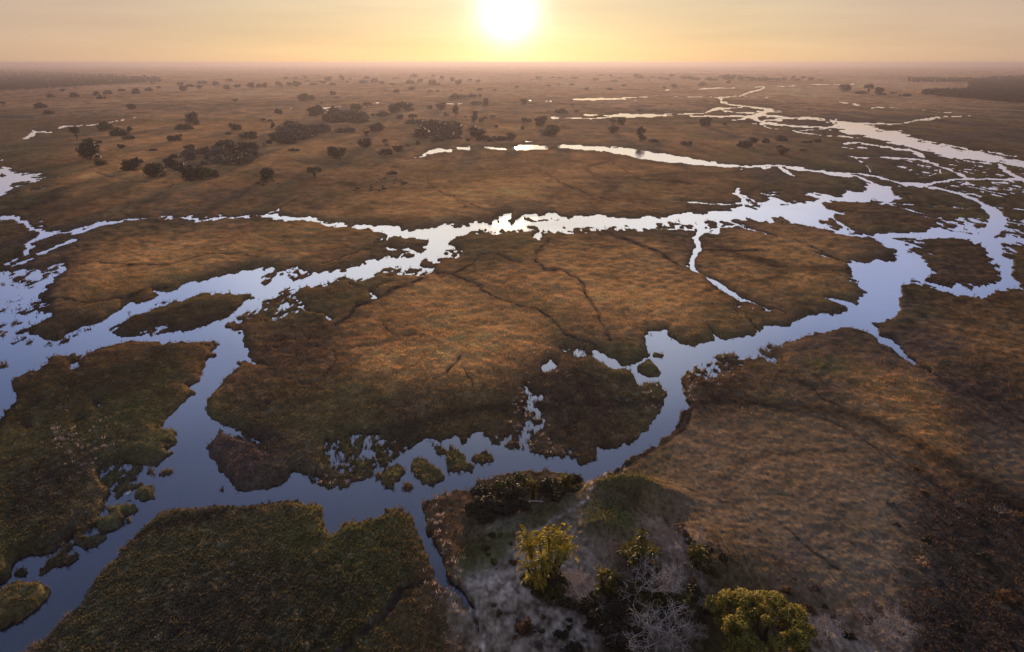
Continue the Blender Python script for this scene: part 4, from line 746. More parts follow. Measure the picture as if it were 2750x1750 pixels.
# ------------------------------------------------------------------ trees that stand out one by one (sheet, x, foot y, width, height)
NAMED = [
 ('A1',810,1140,220,150,'round','dark','largest round dark tree on the left plain, right of the lake at the edge'),
 ('A1',910,1195,130,60,'round','brown','low brownish bush just below the largest round tree on the left'),
 ('A1',690,958,150,110,'umbrella','dark','dark spreading tree just right of the far thin stream on the left'),
 ('A1',810,985,90,45,'round','olive','small olive bush between the spreading tree and the largest round tree on the left'),
 ('A1',900,985,70,30,'round','brown','tiny rusty bush right of the small olive bush on the left plain'),
 ('A1',950,872,130,80,'round','dark','dark tree with its crown touching the thin stream, left end of a clump of five'),
 ('A1',1085,915,160,92,'thicket','dark','tallest wide dark tree in the middle of the clump of five on the left'),
 ('A1',1190,890,70,55,'tall','dark','slim dark tree at the right end of the clump of five on the left'),
 ('A1',1180,948,130,48,'thicket','dark','low spreading bush in front of the clump of five on the left'),
 ('A1',1110,1030,80,38,'round','dark','small dark bush alone between two clumps on the left plain'),
 ('A1',1410,1055,80,28,'thicket','dark','flat dark bush alone left of the grey leafless thicket'),
 ('A1',1200,1250,200,112,'round','dark','dark round tree at the left of a pair below the grey thicket'),
 ('A1',1412,1308,230,125,'round','olive','olive green round tree at the right of a pair below the grey thicket'),
 ('A1',1730,1342,200,150,'round','dark','tall dark tree in the row of three under the grey thicket, left of the row'),
 ('A1',1850,1325,170,120,'round','olive','middle tree of the row of three under the grey thicket'),
 ('A1',1950,1305,130,90,'thicket','dark','lowest bush of the row of three under the grey thicket, right of the row'),
 ('A1',1570,970,80,56,'round','dark','left one of two touching small dark trees above the grey thicket'),
 ('A1',1640,966,95,62,'round','dark','right one of two touching small dark trees above the grey thicket'),
 ('A1',1690,860,155,66,'thicket','dark','low dark shrub in front of the tall round tree in the gold grass'),
 ('A1',1765,800,120,95,'round','dark','tall round tree on pale gold grass, low shrubs at both sides'),
 ('A1',1808,816,75,48,'round','dark','small shrub against the right side of the tall round tree in gold grass'),
 ('A1',2160,865,135,62,'round','dark','dome shaped dark tree alone on gold grass, right of the tall round tree'),
 ('A1',2250,945,115,60,'round','dark','left tree of a joined pair at the top edge of the grey thicket'),
 ('A1',2320,945,95,70,'round','dark','right tree of a joined pair at the top edge of the grey thicket'),
 ('A1',2330,1062,110,85,'round','dark','dark tree standing inside the right end of the grey thicket'),
 ('A1',2285,1160,140,75,'round','dark','dark low tree at the lower right corner of the grey thicket'),
 ('A1',1745,1055,100,60,'round','dark','dark tree standing inside the upper left of the grey thicket'),
 ('A1',1570,1212,110,95,'round','dark','dark tree at the lower left corner of the grey thicket'),
 ('A1',1200,672,95,52,'round','dark','small dark tree in the haze above the end of the far thin stream'),
 ('A1',355,662,105,52,'round','dark','dark tree in haze near the left edge, above a lower shrub'),
 ('A1',430,712,105,46,'thicket','dark','low shrub in haze near the left edge, under a darker tree'),
 ('A2',510,737,145,92,'round','dark','round dark tree by the far glinting pools, left of the long thicket'),
 ('A2',870,682,125,62,'round','dark','dome shaped tree just below the far glinting pools'),
 ('A2',985,656,80,50,'umbrella','dark','small flat topped tree between two domes below the far pools'),
 ('A2',1235,712,130,95,'round','dark','left one of the two big domed trees side by side under the sun haze'),
 ('A2',1342,686,125,78,'round','dark','right one of the two big domed trees side by side under the sun haze'),
 ('A2',1105,735,175,56,'thicket','dark','long low dark shrub left of the two big domed trees'),
 ('A2',1285,762,80,45,'round','dark','small dark bush below the gap between the two big domed trees'),
 ('A2',1665,672,90,64,'round','dark','round hazy tree right of a smaller bush beneath the sun'),
 ('A2',1795,727,85,84,'tall','dark','tall upright dark tree beneath the sun beside a short bush'),
 ('A2',1980,787,90,88,'tall','dark','tall narrow tree beneath the sun with small bushes to its right'),
 ('A2',1405,778,95,60,'umbrella','dark','flat topped tree rising behind the low dark hedge of shrubs'),
 ('A2',1430,806,210,50,'thicket','dark','low dark shrub belt at the left end of the central thicket'),
 ('A2',2000,962,155,118,'round','dark','largest dark tree on the bank above the sunlit upper stream'),
 ('A2',2120,966,165,64,'thicket','dark','low dark shrub right of the largest tree above the upper stream'),
 ('A2',2235,966,125,62,'thicket','dark','second low dark shrub along the bank above the upper stream'),
 ('A2',2310,966,95,78,'round','olive','olive round tree ending the dark row above the upper stream'),
 ('A2',1075,880,135,75,'round','dark','dark dome tree at the edge of the gold meadow, centre left'),
 ('A2',770,885,185,62,'thicket','dark','low wide shrub between the long thicket and the dome tree'),
 ('A2',975,922,80,52,'umbrella','dark','small leaning tree below the dome tree in the gold meadow'),
 ('A2',960,1032,125,90,'round','dark','ragged dark tree with a gap in its crown, left of the upper stream'),
 ('A2',1145,1096,180,72,'thicket','dark','long dark shrub near the left tip of the sunlit upper stream'),
 ('A2',1270,1066,120,58,'round','dark','dark shrub joined to the right end of the long shrub by the stream tip'),
 ('A2',1150,1022,95,66,'tall','grey','leafless greyish tree behind the long shrub by the stream tip'),
 ('A2',690,1132,170,112,'round','olive','big round olive tree alone on the bare meadow left of the stream tip'),
 ('A2',300,1060,110,42,'thicket','dark','low dark bush alone on the meadow left of the big olive tree'),
 ('A2',50,1342,150,118,'round','dark','bushy tree at the left margin of the rusty scrub patch'),
 ('A2',495,1312,135,102,'umbrella','olive','flat topped olive tree on the rusty scrub patch'),
 ('A2',1215,1277,95,48,'thicket','dark','dark bush on the domed grassy island of scrub'),
 ('A2',110,852,70,58,'tall','dark','left one of two dark trees at the upper end of the long left thicket'),
 ('A2',262,846,105,66,'round','dark','right one of two dark trees at the upper end of the long left thicket'),
 ('A2',1805,570,135,56,'thicket','dark','wide hazy tree clump above the glinting pools beneath the sun'),
 ('A2',1950,556,90,42,'thicket','dark','middle hazy tree of the row above the pools beneath the sun'),
 ('A2',1965,627,130,46,'thicket','dark','flat hazy shrub under the row beneath the sun'),
 ('A2',2080,637,90,62,'tall','dark','darker upright tree beside the flat hazy shrub beneath the sun'),
 ('A2',400,592,155,62,'round','dark','broad hazy tree alone on the far plain, upper left of centre'),
 ('A3',280,927,200,105,'round','olive','rounded olive tree mound just above the bright upper stream'),
 ('A3',180,827,115,88,'round','dark','boxy dark tree above the olive mound tree'),
 ('A3',28,792,70,48,'round','dark','small dark tree left of the boxy tree, beside a smaller one'),
 ('A3',370,706,135,52,'thicket','dark','low dark shrub above the far golden stream'),
 ('A3',925,817,85,68,'round','dark','round tree on the open plain, right one behind a larger bush'),
 ('A3',845,815,75,50,'umbrella','dark','small dark tree left of the round tree on the open plain'),
 ('A3',850,897,125,72,'round','dark','dark bush in front of two smaller trees on the open plain'),
 ('A3',1110,972,155,112,'tall','dark','large two topped dark tree above the middle of the bright stream'),
 ('A3',1225,972,95,36,'thicket','dark','low shrub at the right foot of the two topped tree'),
 ('A3',1700,832,115,88,'round','dark','solitary dark round tree on the plain below the braided streams'),
 ('A3',1540,1002,120,56,'thicket','dark','low scruffy shrub on the plain below the solitary round tree'),
 ('A3',2085,1022,225,70,'thicket','dark','long low dark thicket left of the braided eastern river'),
 ('A3',2145,990,95,60,'round','dark','dark tree rising from the long low thicket'),
 ('A3',2250,982,95,50,'thicket','dark','sparse shrub to the right of the long low thicket'),
 ('A4',180,1097,130,70,'round','brown','rusty dark bush on its own left of the green marsh channels'),
 ('A4',180,967,110,58,'thicket','dark','dark shrub above the rusty bush by the eastern river'),
 ('A4',510,982,60,42,'round','dark','small dark bush at the right of a low row by the eastern river'),
 ('A4',375,986,80,32,'thicket','dark','small dark bush at the left of a low row by the eastern river'),
 ('A4',760,508,112,66,'round','dark','separate round tree at the left of the far right clump'),
 ('A4',985,524,125,84,'umbrella','dark','tallest spreading tree of the far right clump'),
 ('A4',1075,528,85,62,'round','dark','tree leaning on the right of the tallest in the far right clump'),
 ('A4',890,526,125,38,'thicket','dark','low shrub between the two main trees of the far right clump'),
 ('A4',1330,546,110,34,'thicket','dark','long low shrub tailing off right of the far right clump'),
]
for sh, x, y, w, h, kind, mk, lab in NAMED: tree(sh, x, y, w, h, kind, mk, lab)
# small trees in the haze: nothing tells one from its neighbour
FAR = {
 'small dark tree in the haze of the far left plain': [('A1',450,560,80,35),('A1',680,555,110,55),('A1',570,515,90,35),('A1',920,570,180,42),('A1',880,540,120,50),('A1',985,530,120,50),('A1',1250,525,110,70),('A1',1370,500,120,45),('A1',1460,475,60,25),('A1',1115,500,70,30),('A1',2165,605,70,30),('A1',1690,500,90,50),('A1',1660,445,60,30),('A1',1750,460,80,35),('A1',1840,490,80,40),('A1',1860,430,100,35),('A1',1985,450,90,40),('A1',2090,480,90,50),('A1',2115,430,60,40),('A1',2190,465,80,30),('A1',2315,470,80,50),('A1',2385,465,60,45),('A1',20,640,50,40),('A1',2100,905,80,25),('A1',1400,430,60,14)],
 'small hazy tree on the far plain left of the sun': [('A2',30,470,60,45),('A2',150,440,60,40),('A2',185,465,90,30),('A2',260,450,70,35),('A2',330,460,90,50),('A2',480,440,80,25),('A2',570,445,80,40),('A2',655,450,70,30),('A2',230,390,60,25),('A2',310,385,60,25),('A2',400,385,80,30),('A2',620,405,90,40),('A2',750,400,80,45),('A2',820,390,40,25),('A2',940,425,100,40),('A2',980,390,60,30),('A2',1050,420,110,50),('A2',1130,430,60,30),('A2',1380,430,100,45),('A2',1470,420,70,35),('A2',1590,440,100,60),('A2',1620,445,70,35),('A2',1675,410,50,50),('A2',1770,410,60,40),('A2',1825,440,70,45),('A2',1925,400,60,30),('A2',2010,430,60,35),('A2',1415,375,70,35),('A2',1590,370,50,25),('A2',1250,385,70,20),('A2',1215,455,70,30),('A2',1255,515,90,35),('A2',1390,490,70,35),('A2',420,405,50,20),('A2',540,370,50,20),('A2',800,420,36,18)],
 'small dark bush on the brown plain left of centre': [('A2',665,540,60,40),('A2',705,565,80,20),('A2',560,615,50,18),('A2',160,715,70,50),('A2',1560,665,60,35),('A2',1720,728,60,45),('A2',1355,1020,60,25),('A2',1450,1000,50,40),('A2',1915,965,60,30),('A2',1150,490,50,12),('A2',15,785,60,30),('A2',85,782,40,24),('A2',30,1000,40,20),('A2',340,790,40,16),('A2',1455,830,30,14)],
 'small dark bush on the plain beneath the sun': [('A2',2040,785,60,40),('A2',2075,755,50,30),('A2',2140,755,60,30),('A2',2175,840,40,30),('A2',1885,560,60,24),('A2',2025,550,40,30),('A2',1890,750,24,18),('A2',1565,508,50,20),('A2',1635,505,40,18),('A2',2030,490,60,25),('A2',2365,480,60,25),('A3',20,620,60,50),('A3',80,785,40,30),('A3',10,860,40,50),('A3',465,640,60,22),('A3',510,697,50,25),('A2',2160,490,40,14),('A2',1850,495,36,12)],
 'small hazy tree on the far plain right of the sun': [('A3',605,490,40,25),('A3',820,485,70,25),('A3',950,465,70,28),('A3',1415,465,70,32),('A3',1320,472,40,18),('A3',250,450,70,18),('A3',340,445,50,14),('A3',465,445,60,14),('A3',160,385,60,24),('A3',290,375,50,18),('A3',355,390,50,22),('A3',490,385,60,20),('A3',690,400,60,24),('A3',860,410,60,24),('A3',830,370,60,24),('A3',1060,375,60,30),('A3',1110,385,70,34),('A3',1210,370,50,18),('A3',1070,360,50,24),('A3',920,385,50,14),('A3',740,355,60,16),('A3',1180,400,40,12)],
 'hazy dark tree in the long belt on the far right plain': [('A3',1290,390,70,24),('A3',1350,392,70,24),('A3',1400,386,60,40),('A3',1500,388,80,34),('A3',1560,390,80,30),('A3',1620,392,80,30),('A3',1700,440,120,35),('A3',1660,450,70,16),('A3',1740,400,80,28),('A3',1790,402,70,28),('A3',1850,395,60,34),('A3',1895,395,80,48),('A3',1960,395,60,44),('A3',2030,395,60,54),('A3',2080,398,70,30),('A3',2140,402,70,34),('A3',2200,402,70,30),('A3',2250,402,70,32),('A3',2310,404,60,24),('A3',2370,404,60,24),('A4',20,395,60,30),('A4',70,395,60,20),('A4',140,397,60,16),('A4',200,395,60,25),('A4',280,395,50,38),('A4',320,398,60,20),('A4',370,395,60,32),('A4',450,400,70,30),('A3',1920,430,40,35),('A4',1110,535,80,28),('A4',1215,530,90,20),('A4',540,400,90,10)],
 'small dark bush on the brown plain right of the sun': [('A3',1880,817,44,28),('A3',2390,955,70,60),('A3',2385,1082,92,72),('A4',20,990,60,50),('A4',440,985,60,28),('A4',380,1060,100,30),('A3',1100,688,130,28),('A3',1380,625,50,10),('A3',330,785,120,12),('A3',900,660,90,12)],
}
for lab, lst in FAR.items():
    grp = lab.replace('small ', 'small ').replace('tree', 'trees').replace('bush', 'bushes')
    for i, (sh, x, y, w, h) in enumerate(lst):
        tree(sh, x, y, min(w, 74) if w < 100 else 74, h, ('round', 'thicket', 'umbrella', 'round')[i % 4] if w < 100 else 'thicket', 'dark', lab, grp, name='hazy_tree' if 'tree' in lab else 'dark_bush')
# leafless grey thicket on the left and the mixed thickets of the middle
def mass(label, group, sheet, poly, n, w, h, mats, seed, name, kinds=('thicket', 'round', 'thicket', 'tall'), cat='shrub'):
    r = random.Random(seed); xs = [p[0] for p in poly]; ys = [p[1] for p in poly]; k = 0; out = []
    while k < n:
        x = r.uniform(min(xs), max(xs)); y = r.uniform(min(ys), max(ys)); c = False
        for i in range(len(poly)):
            (ax, ay), (bx, by) = poly[i], poly[(i+1) % len(poly)]
            if (ay > y) != (by > y) and x < ax+(y-ay)*(bx-ax)/(by-ay): c = not c
        if not c: continue
        s = r.uniform(.7, 1.35); k += 1
        out.append(tree(sheet, x, y, w*s, h*s*r.uniform(.8, 1.2), r.choice(kinds), r.choice(mats), label, group, cat, name))
    return out
mass('leafless grey shrub in the grey thicket on the left plain', 'leafless grey shrubs of the left thicket', 'A1', [(1530,1200),(1600,1110),(1750,1060),(2050,1010),(2200,990),(2390,1100),(2380,1160),(2200,1200),(2100,1220),(1650,1250)], 60, 110, 58, ['grey', 'grey', 'grey', 'dark'], 4, 'bare_shrub')
mass('dark shrub in the long slanting thicket left of centre', 'dark shrubs of the long slanting thicket', 'A2', [(50,995),(100,930),(250,890),(560,870),(630,880),(450,940),(300,995)], 40, 120, 62, ['dark', 'dark', 'grey'], 5, 'dark_bush')
mass('dark shrub in the thicket behind the long slanting one', 'dark shrubs of the second slanting thicket', 'A2', [(530,800),(560,760),(700,725),(900,740),(965,800),(930,820),(700,800)], 34, 120, 56, ['dark', 'dark', 'grey'], 6, 'dark_bush')
mass('dark shrub in the central thicket above the upper stream tip', 'dark shrubs of the central thicket', 'A2', [(1460,900),(1480,850),(1640,800),(1740,790),(1860,880),(1820,945),(1650,960),(1540,990),(1480,960)], 44, 120, 62, ['dark', 'dark', 'grey', 'olive'], 7, 'dark_bush')
mass('rust coloured scrub on the dry patch left of the domed island', 'rusty scrub on the dry patch', 'A2', [(-60,1376),(60,1290),(240,1290),(200,1376)], 9, 50, 22, ['brown', 'olive'], 8, 'scrub_bush')
mass('tiny scrub on the domed grassy island', 'tiny scrub on the domed island', 'B2', [(800,400),(1000,330),(1150,260),(1390,300),(1250,370),(1000,405)], 22, 34, 14, ['brown', 'olive', 'dark'], 9, 'scrub_bush', ('thicket', 'round'))

# ------------------------------------------------------------------ foreground plants
def frond_mesh(L, r, mat, droop=1.0):
    n = 13; pts = []
    a = .95
    x = z = 0
    for i in range(n+1):
        pts.append(Vector((x, 0, z))); x += L/n*math.cos(a); z += L/n*math.sin(a); a -= droop*2.1/n*(.5+i/n)
    ps = [tube(pts, [.035*(1-.8*i/n) for i in range(n+1)], 3)]
    vs, fs = [], []
    for i in range(2, n+1):
        for sd in (-1, 1):
            for q in (0, .5):
                p = pts[i] if q == 0 else (pts[i]+pts[i-1])/2
                ln = L*.19*math.sin(math.pi*min(.95, (i-q)/n*.85+.1))*(.85+.3*r.random())
                d = Vector((.62, sd*.72, .10-.35*r.random())).normalized(); w = Vector((.045*L/3, 0, .02))
                o = len(vs); vs += [p-w, p+w, p+d*ln]; fs.append((o, o+1, o+2))
    ps.append((vs, fs))
    return me_of('frond', join(ps), mat)
def palm(label, sheet, x, y, spread, heads, fr_len, mat, nf, seed, name='palm_clump', hmax=4.6, hmin=1.2):
    r = random.Random(seed); gx, gy, t = ground_at(*tf(sheet, x, y)); t_ = thing(name, label, 'palm', (gx, gy, hz(gx, gy)-.2))
    ms = [frond_mesh(fr_len*s, r, mat, d) for s, d in ((1, 1), (.85, 1.25), (.7, .8), (.95, 1.5))]
    for hN in range(heads):
        a = 6.28*hN/heads+r.uniform(-.3, .3); q = spread*(0.15 if hN == 0 else r.uniform(.45, 1)); H = hmax*(1 if hN == 0 else r.uniform(.45, .95)); H = max(H, hmin)
        bx, by = q*.45*math.cos(a), q*.45*math.sin(a); hx, hy = q*math.cos(a), q*math.sin(a)
        vf = tube([(bx, by, -.1), (bx*.9+hx*.1, by*.9+hy*.1, H*.4), (hx*.8+bx*.2, hy*.8+by*.2, H*.8), (hx, hy, H)], [.16, .13, .12, .13], 6)
        s = mesh_obj('stem', vf[0], vf[1], M_BARK, t_)
        for k in range(nf):
            tilt = r.uniform(-.45, 1.9 if k % 2 else .9)
            child('frond', r.choice(ms), t_, (hx, hy, H-.05), (0, tilt, k*2.39996+r.uniform(-.2, .2)), (r.uniform(.85, 1.1),)*3)
    return t_
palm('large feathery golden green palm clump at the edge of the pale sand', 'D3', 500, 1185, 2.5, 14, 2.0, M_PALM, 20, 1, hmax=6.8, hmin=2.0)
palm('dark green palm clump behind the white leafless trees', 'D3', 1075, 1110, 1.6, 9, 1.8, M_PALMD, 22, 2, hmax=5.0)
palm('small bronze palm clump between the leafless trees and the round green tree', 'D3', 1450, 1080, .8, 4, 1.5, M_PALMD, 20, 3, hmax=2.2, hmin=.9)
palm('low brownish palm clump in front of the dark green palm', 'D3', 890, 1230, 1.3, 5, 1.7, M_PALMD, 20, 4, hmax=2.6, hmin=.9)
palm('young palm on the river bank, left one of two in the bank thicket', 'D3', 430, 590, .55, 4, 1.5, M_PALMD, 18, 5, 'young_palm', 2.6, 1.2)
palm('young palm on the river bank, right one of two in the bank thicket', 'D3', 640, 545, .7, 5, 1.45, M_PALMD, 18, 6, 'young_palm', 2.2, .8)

# round yellow green tree
def green_tree():
    gx, gy, t = ground_at(*tf('F', 1800, 1545)); r = np.random.default_rng(5)
    T = thing('leafy_tree', 'big round yellow green leafy tree at the bottom edge, right of the bare trees', 'tree', (gx-.6, gy, hz(gx, gy)-.3))
    lb = []
    for i in range(44):
        a = 2.39996*i+r.uniform(-.5, .5); q = 4.7*math.sqrt((i+.5)/44)*r.uniform(.8, 1.12); z = 5.6-.11*q*q+r.uniform(-.8, .8); s = r.uniform(.45, 1.15)
        lb.append((q*math.cos(a), q*math.sin(a), z, s, s, s*.72))
    for i in range(16):
        a = r.random()*6.28; q = 2.6+1.7*r.random(); lb.append((q*math.cos(a), q*math.sin(a), 1.6+2.2*r.random(), .8+.35*r.random(), .8+.35*r.random(), .75))
    v, f = with_core(leaves(lb, 24000, .13, r, inner=.6), lb, .55); mesh_obj('crown', v, f, M_LIME, T)
    vf = tube([(0, 0, -.2), (.1, .05, 1), (.05, .1, 2), (.2, 0, 3.2)], [.34, .27, .22, .16], 8); mesh_obj('trunk', vf[0], vf[1], M_BARK, T)
    for i in range(7):
        a = i*.9; vf = tube([(.08, .06, 1.6+.1*i), (1.2*math.cos(a), 1.2*math.sin(a), 2.8), (2.5*math.cos(a), 2.5*math.sin(a), 4.2)], [.15, .1, .04], 5); mesh_obj('limb', vf[0], vf[1], M_BARK, T)
green_tree()

def bare_tree(label, sheet, x, y, H, spread, seed, levels=5, name='bare_tree', cat='tree', lean=0, mat=None, thick=.10):
    r = random.Random(seed); gx, gy, t = ground_at(*tf(sheet, x, y)); T = thing(name, label, cat, (gx, gy, hz(gx, gy)-.15)); mat = mat or M_PALE
    tw = []; big_ = []
    def grow(p, d, ln, rad, lv):
        n = 3; pts = [p]; dd = d.copy()
        for i in range(n):
            dd = (dd+Vector((r.gauss(0, .17), r.gauss(0, .17), r.gauss(.03, .1)))).normalized(); pts.append(pts[-1]+dd*ln/n)
        (big_ if lv == 1 else tw).append(tube(pts, [max(rad*(1-.35*i/n), .017) for i in range(n+1)], 5 if lv < 2 else 3))
        if lv >= levels: return
        for k in range(r.choice((3, 3, 4)) if lv > 0 else r.choice((3, 4))):
            ax = Vector((r.gauss(0, 1), r.gauss(0, 1), r.gauss(0, .4))).normalized(); nd = (dd*.75+ax*.75*spread).normalized(); nd.z = nd.z*.8+.1
            q = r.choice(pts[1:]) if k else pts[-1]
            grow(q, nd.normalized(), ln*r.uniform(.62, .82), rad*.6, lv+1)
    d0 = Vector((lean, 0, 1)).normalized(); pts = [Vector((0, 0, -.1)), Vector((lean*.3, 0, H*.15)), Vector((lean*.6, .05, H*.3))]
    vf = tube(pts, [thick*1.2, thick, thick*.8], 6); mesh_obj('trunk', vf[0], vf[1], mat, T)
    for k in range(4):
        a = k*1.6+r.random(); grow(pts[-1], Vector((math.cos(a)*.8*spread, math.sin(a)*.8*spread, .8)).normalized(), H*.30, thick*.62, 1)
    for vf in big_: mesh_obj('limb', vf[0], vf[1], mat, T)
    vf = join(tw); mesh_obj('branches', vf[0], vf[1], mat, T)
    return T
M_PALE2 = bark_mat('grey_twig_bark', (.19, .14, .105), (.38, .295, .225))
bare_tree('large white leafless tree in the middle of the bare tree group', 'D3', 1170, 1290, 6.0, 1.15, 21)
bare_tree('white leafless tree at the bottom edge with crooked pale limbs', 'D3', 1200, 1590, 6.5, 1.2, 22)
bare_tree('fine twigged leafless tree behind the dark palm', 'D3', 1230, 1010, 4.4, 1.1, 23, mat=M_PALE2)
bare_tree('thin leafless tree right beside the large golden palm clump', 'D3', 690, 1250, 3.6, .9, 24, thick=.07)
bare_tree('short grey leafless tree on the slope below the green mound', 'D3', 930, 1060, 2.8, 1.1, 25, mat=M_PALE2, thick=.06)
bare_tree('leafless tree at the bottom edge beside the round green tree on its left', 'D3', 1330, 1560, 4.4, 1.2, 26, mat=M_PALE2)
bare_tree('pale leafless tree at the bottom edge right of the round green tree', 'D4', 760, 1500, 4.2, 1.15, 27)
bare_tree('crooked leafless tree at the lower right side of the round green tree', 'D4', 370, 1530, 4.2, 1.15, 28)
bare_tree('grey twiggy leafless tree just behind the round green tree', 'F', 1850, 1350, 3.6, 1.2, 29, mat=M_PALE2, thick=.07)
bare_tree('wide grey leafless shrub at the bottom edge on the far right group', 'D4', 620, 1360, 3.0, 1.4, 30, mat=M_PALE2, thick=.06)
bare_tree('wide leafless grey shrub at the right end of the pale shrubs', 'D4', 820, 1330, 2.2, 1.4, 34, mat=M_PALE2, thick=.05)
bare_tree('dead bleached branchwork over the dark hollow at the right edge', 'D4', 1480, 700, 3.0, 1.6, 31, levels=3, mat=M_PALE2, thick=.09)
bare_tree('dead bleached branches beside the dark hollow, left one', 'D4', 1230, 640, 1.6, 1.8, 32, levels=3, mat=M_PALE2, thick=.06)
bare_tree('slim dead sapling standing right of the white fan of twigs', 'D3', 1465, 940, 2.8, .5, 33, levels=3, thick=.06)
for i, (x, y, h) in enumerate([(1000,1180,2.6),(1330,1110,2.8),(850,1330,2.4),(1420,1500,2.8),(1060,1450,2.6),(1280,1220,3.0),(940,1500,2.4),(1500,1330,2.2),(1400,1010,2.0)]):
    t_ = bare_tree('twiggy grey brown shrub between palms and round tree', 'D3', x, y, h, 1.3, 60+i, levels=4, name='bare_shrub', cat='shrub', mat=M_PALE2, thick=.05); t_['group'] = 'twiggy shrubs between the palms'; t_['label'] += (', back row', ', middle row', ', front row')[0 if y < 1200 else 1 if y < 1400 else 2]
# fallen trunk by the bank
gx, gy, t = ground_at(*tf('D3', 450, 627))
vf = join([tube([(-1.6, 0, .1), (-.6, .1, .16), (.5, 0, .14), (1.7, -.15, .1)], [.05, .10, .12, .08], 6), tube([(.4, 0, .14), (.8, .5, .4), (1.0, .8, .5)], [.06, .04, .02], 4)])
o = mesh_obj('fallen_log', vf[0], vf[1], M_PALE); o.location = (gx, gy, hz(gx, gy)); prop(o, 'bleached fallen log lying below the bank thicket', 'log')

# bushes by kind
def bush(label, group, sheet, x, y, w, h, mat, seed, name='bank_bush', n=700, size=None, cat='bush'):
    gx, gy, W_, H_ = px_size(sheet, w, h, x, y); r = np.random.default_rng(seed); H_ *= 1.05
    key = (mat.name, seed % 5, n)
    if key not in BM:
        lb = lobes(('thicket', 'round')[seed % 2], r); gk = 'grey' in mat.name; BM[key] = me_of('bush', with_core(leaves(lb, n, (.05 if n > 500 else .07)*(.55 if gk else 1), r, inner=.5), lb, .3 if gk else .7), mat)
    o = bpy.data.objects.new(name, BM[key]); C.objects.link(o); o.location = (gx, gy, hz(gx, gy)-.1); o.rotation_euler = (0, 0, r.random()*6.28); o.scale = (W_, W_*.9, H_)
    return prop(o, label, cat, group)
BM = {}
TH = [(90,560,150,110,0),(220,520,150,120,1),(160,640,190,110,0),(300,470,130,90,1),(320,580,180,130,0),(250,660,170,90,0),(400,480,110,80,1),(520,450,90,60,1),(520,560,140,120,0),(600,520,150,100,1),(700,500,110,80,0),(580,600,130,60,0),(40,640,120,70,0),(120,700,150,60,0),(370,650,130,70,0),(690,560,90,50,1),(330,420,90,50,1),(470,500,120,80,0)]
for i, (x, y, w, h, k) in enumerate(TH):
    bush('dense dark green bush in the thicket on the river bank', 'bushes of the river bank thicket', 'D3', x, y+20, w, h, M_BUSHG if k else M_DARK, i+3)
r_ = random.Random(77)
def scatter(n, poly_sheet, box, wr, hr, mats, label, group, name, seed, cat='bush', nl=320, keep=None):
    r = random.Random(seed)
    for i in range(n):
        x, y = r.uniform(box[0], box[2]), r.uniform(box[1], box[3])
        if keep and not keep(x, y): continue
        s = r.random()**1.5
        bush(label, group, poly_sheet, x, y, wr[0]+(wr[1]-wr[0])*s, hr[0]+(hr[1]-hr[0])*s, r.choice(mats), seed+i % 5, name, nl, cat=cat)
scatter(46, 'D4', (700, 560, 1640, 1500), (40, 120), (22, 70), [M_GREYT, M_DARK, M_BROWN, M_GREYT, M_DARK], 'low tangled scrub in the dark hollow at the lower right', 'scrub of the lower right hollow', 'scrub_bush', 100)
scatter(26, 'D4', (760, 330, 1180, 600), (30, 80), (20, 45), [M_BROWN, M_GREYT, M_BROWN], 'brown scrub along the dark ditch on the right slope', 'brown scrub along the ditch', 'scrub_bush', 200, keep=lambda x, y: abs((y-330)-(x-760)*.62) < 90)
scatter(22, 'D3', (60, 1200, 700, 1560), (24, 60), (12, 30), [M_BROWN, M_BUSHG, M_GREYT], 'small dry scrub tuft on the open sand', 'scrub tufts on the sand', 'scrub_bush', 700, keep=lambda x, y: x > 130 or y > 1500)
scatter(16, 'D3', (300, 1330, 900, 1580), (50, 130), (25, 60), [M_GREYT, M_DARK, M_DARK], 'grey leafless shrub on the pale sand at the bottom', 'grey shrubs on the pale sand', 'bare_shrub', 300, nl=700)
scatter(20, 'D3', (1300, 780, 1650, 1400), (40, 110), (25, 60), [M_BROWN, M_GREYT, M_DARK], 'dry brown shrub between the bare trees and the ditch', 'dry shrubs beside the bare trees', 'scrub_bush', 400)
scatter(22, 'D4', (0, 1100, 700, 1500), (40, 110), (25, 60), [M_BROWN, M_GREYT, M_DARK], 'dry shrub on the slope right of the round green tree', 'dry shrubs right of the green tree', 'scrub_bush', 500)
scatter(10, 'D3', (20, 830, 300, 1040), (30, 60), (14, 30), [M_BUSHG, M_DARK], 'low green tuft bush on the slope left of the golden palm', 'green bushes on the palm slope', 'low_bush', 600)
bush('rusty dark dome shaped bush standing in the pale sand', None, 'D3', 365, 1440, 120, 90, M_BROWN, 9, 'dome_bush', 900)
bush('dark brown bush just left of the golden palm clump', None, 'D3', 300, 1030, 60, 50, M_BROWN, 10, 'dome_bush', 700)
bush('orange brown bush alone near the lower right edge', None, 'D4', 1545, 1230, 170, 70, M_BROWN, 11, 'orange_bush', 900)
bush('pale yellowish bush on the dark right slope', None, 'D4', 1030, 1010, 140, 70, M_STRAW, 12, 'yellow_bush', 900)

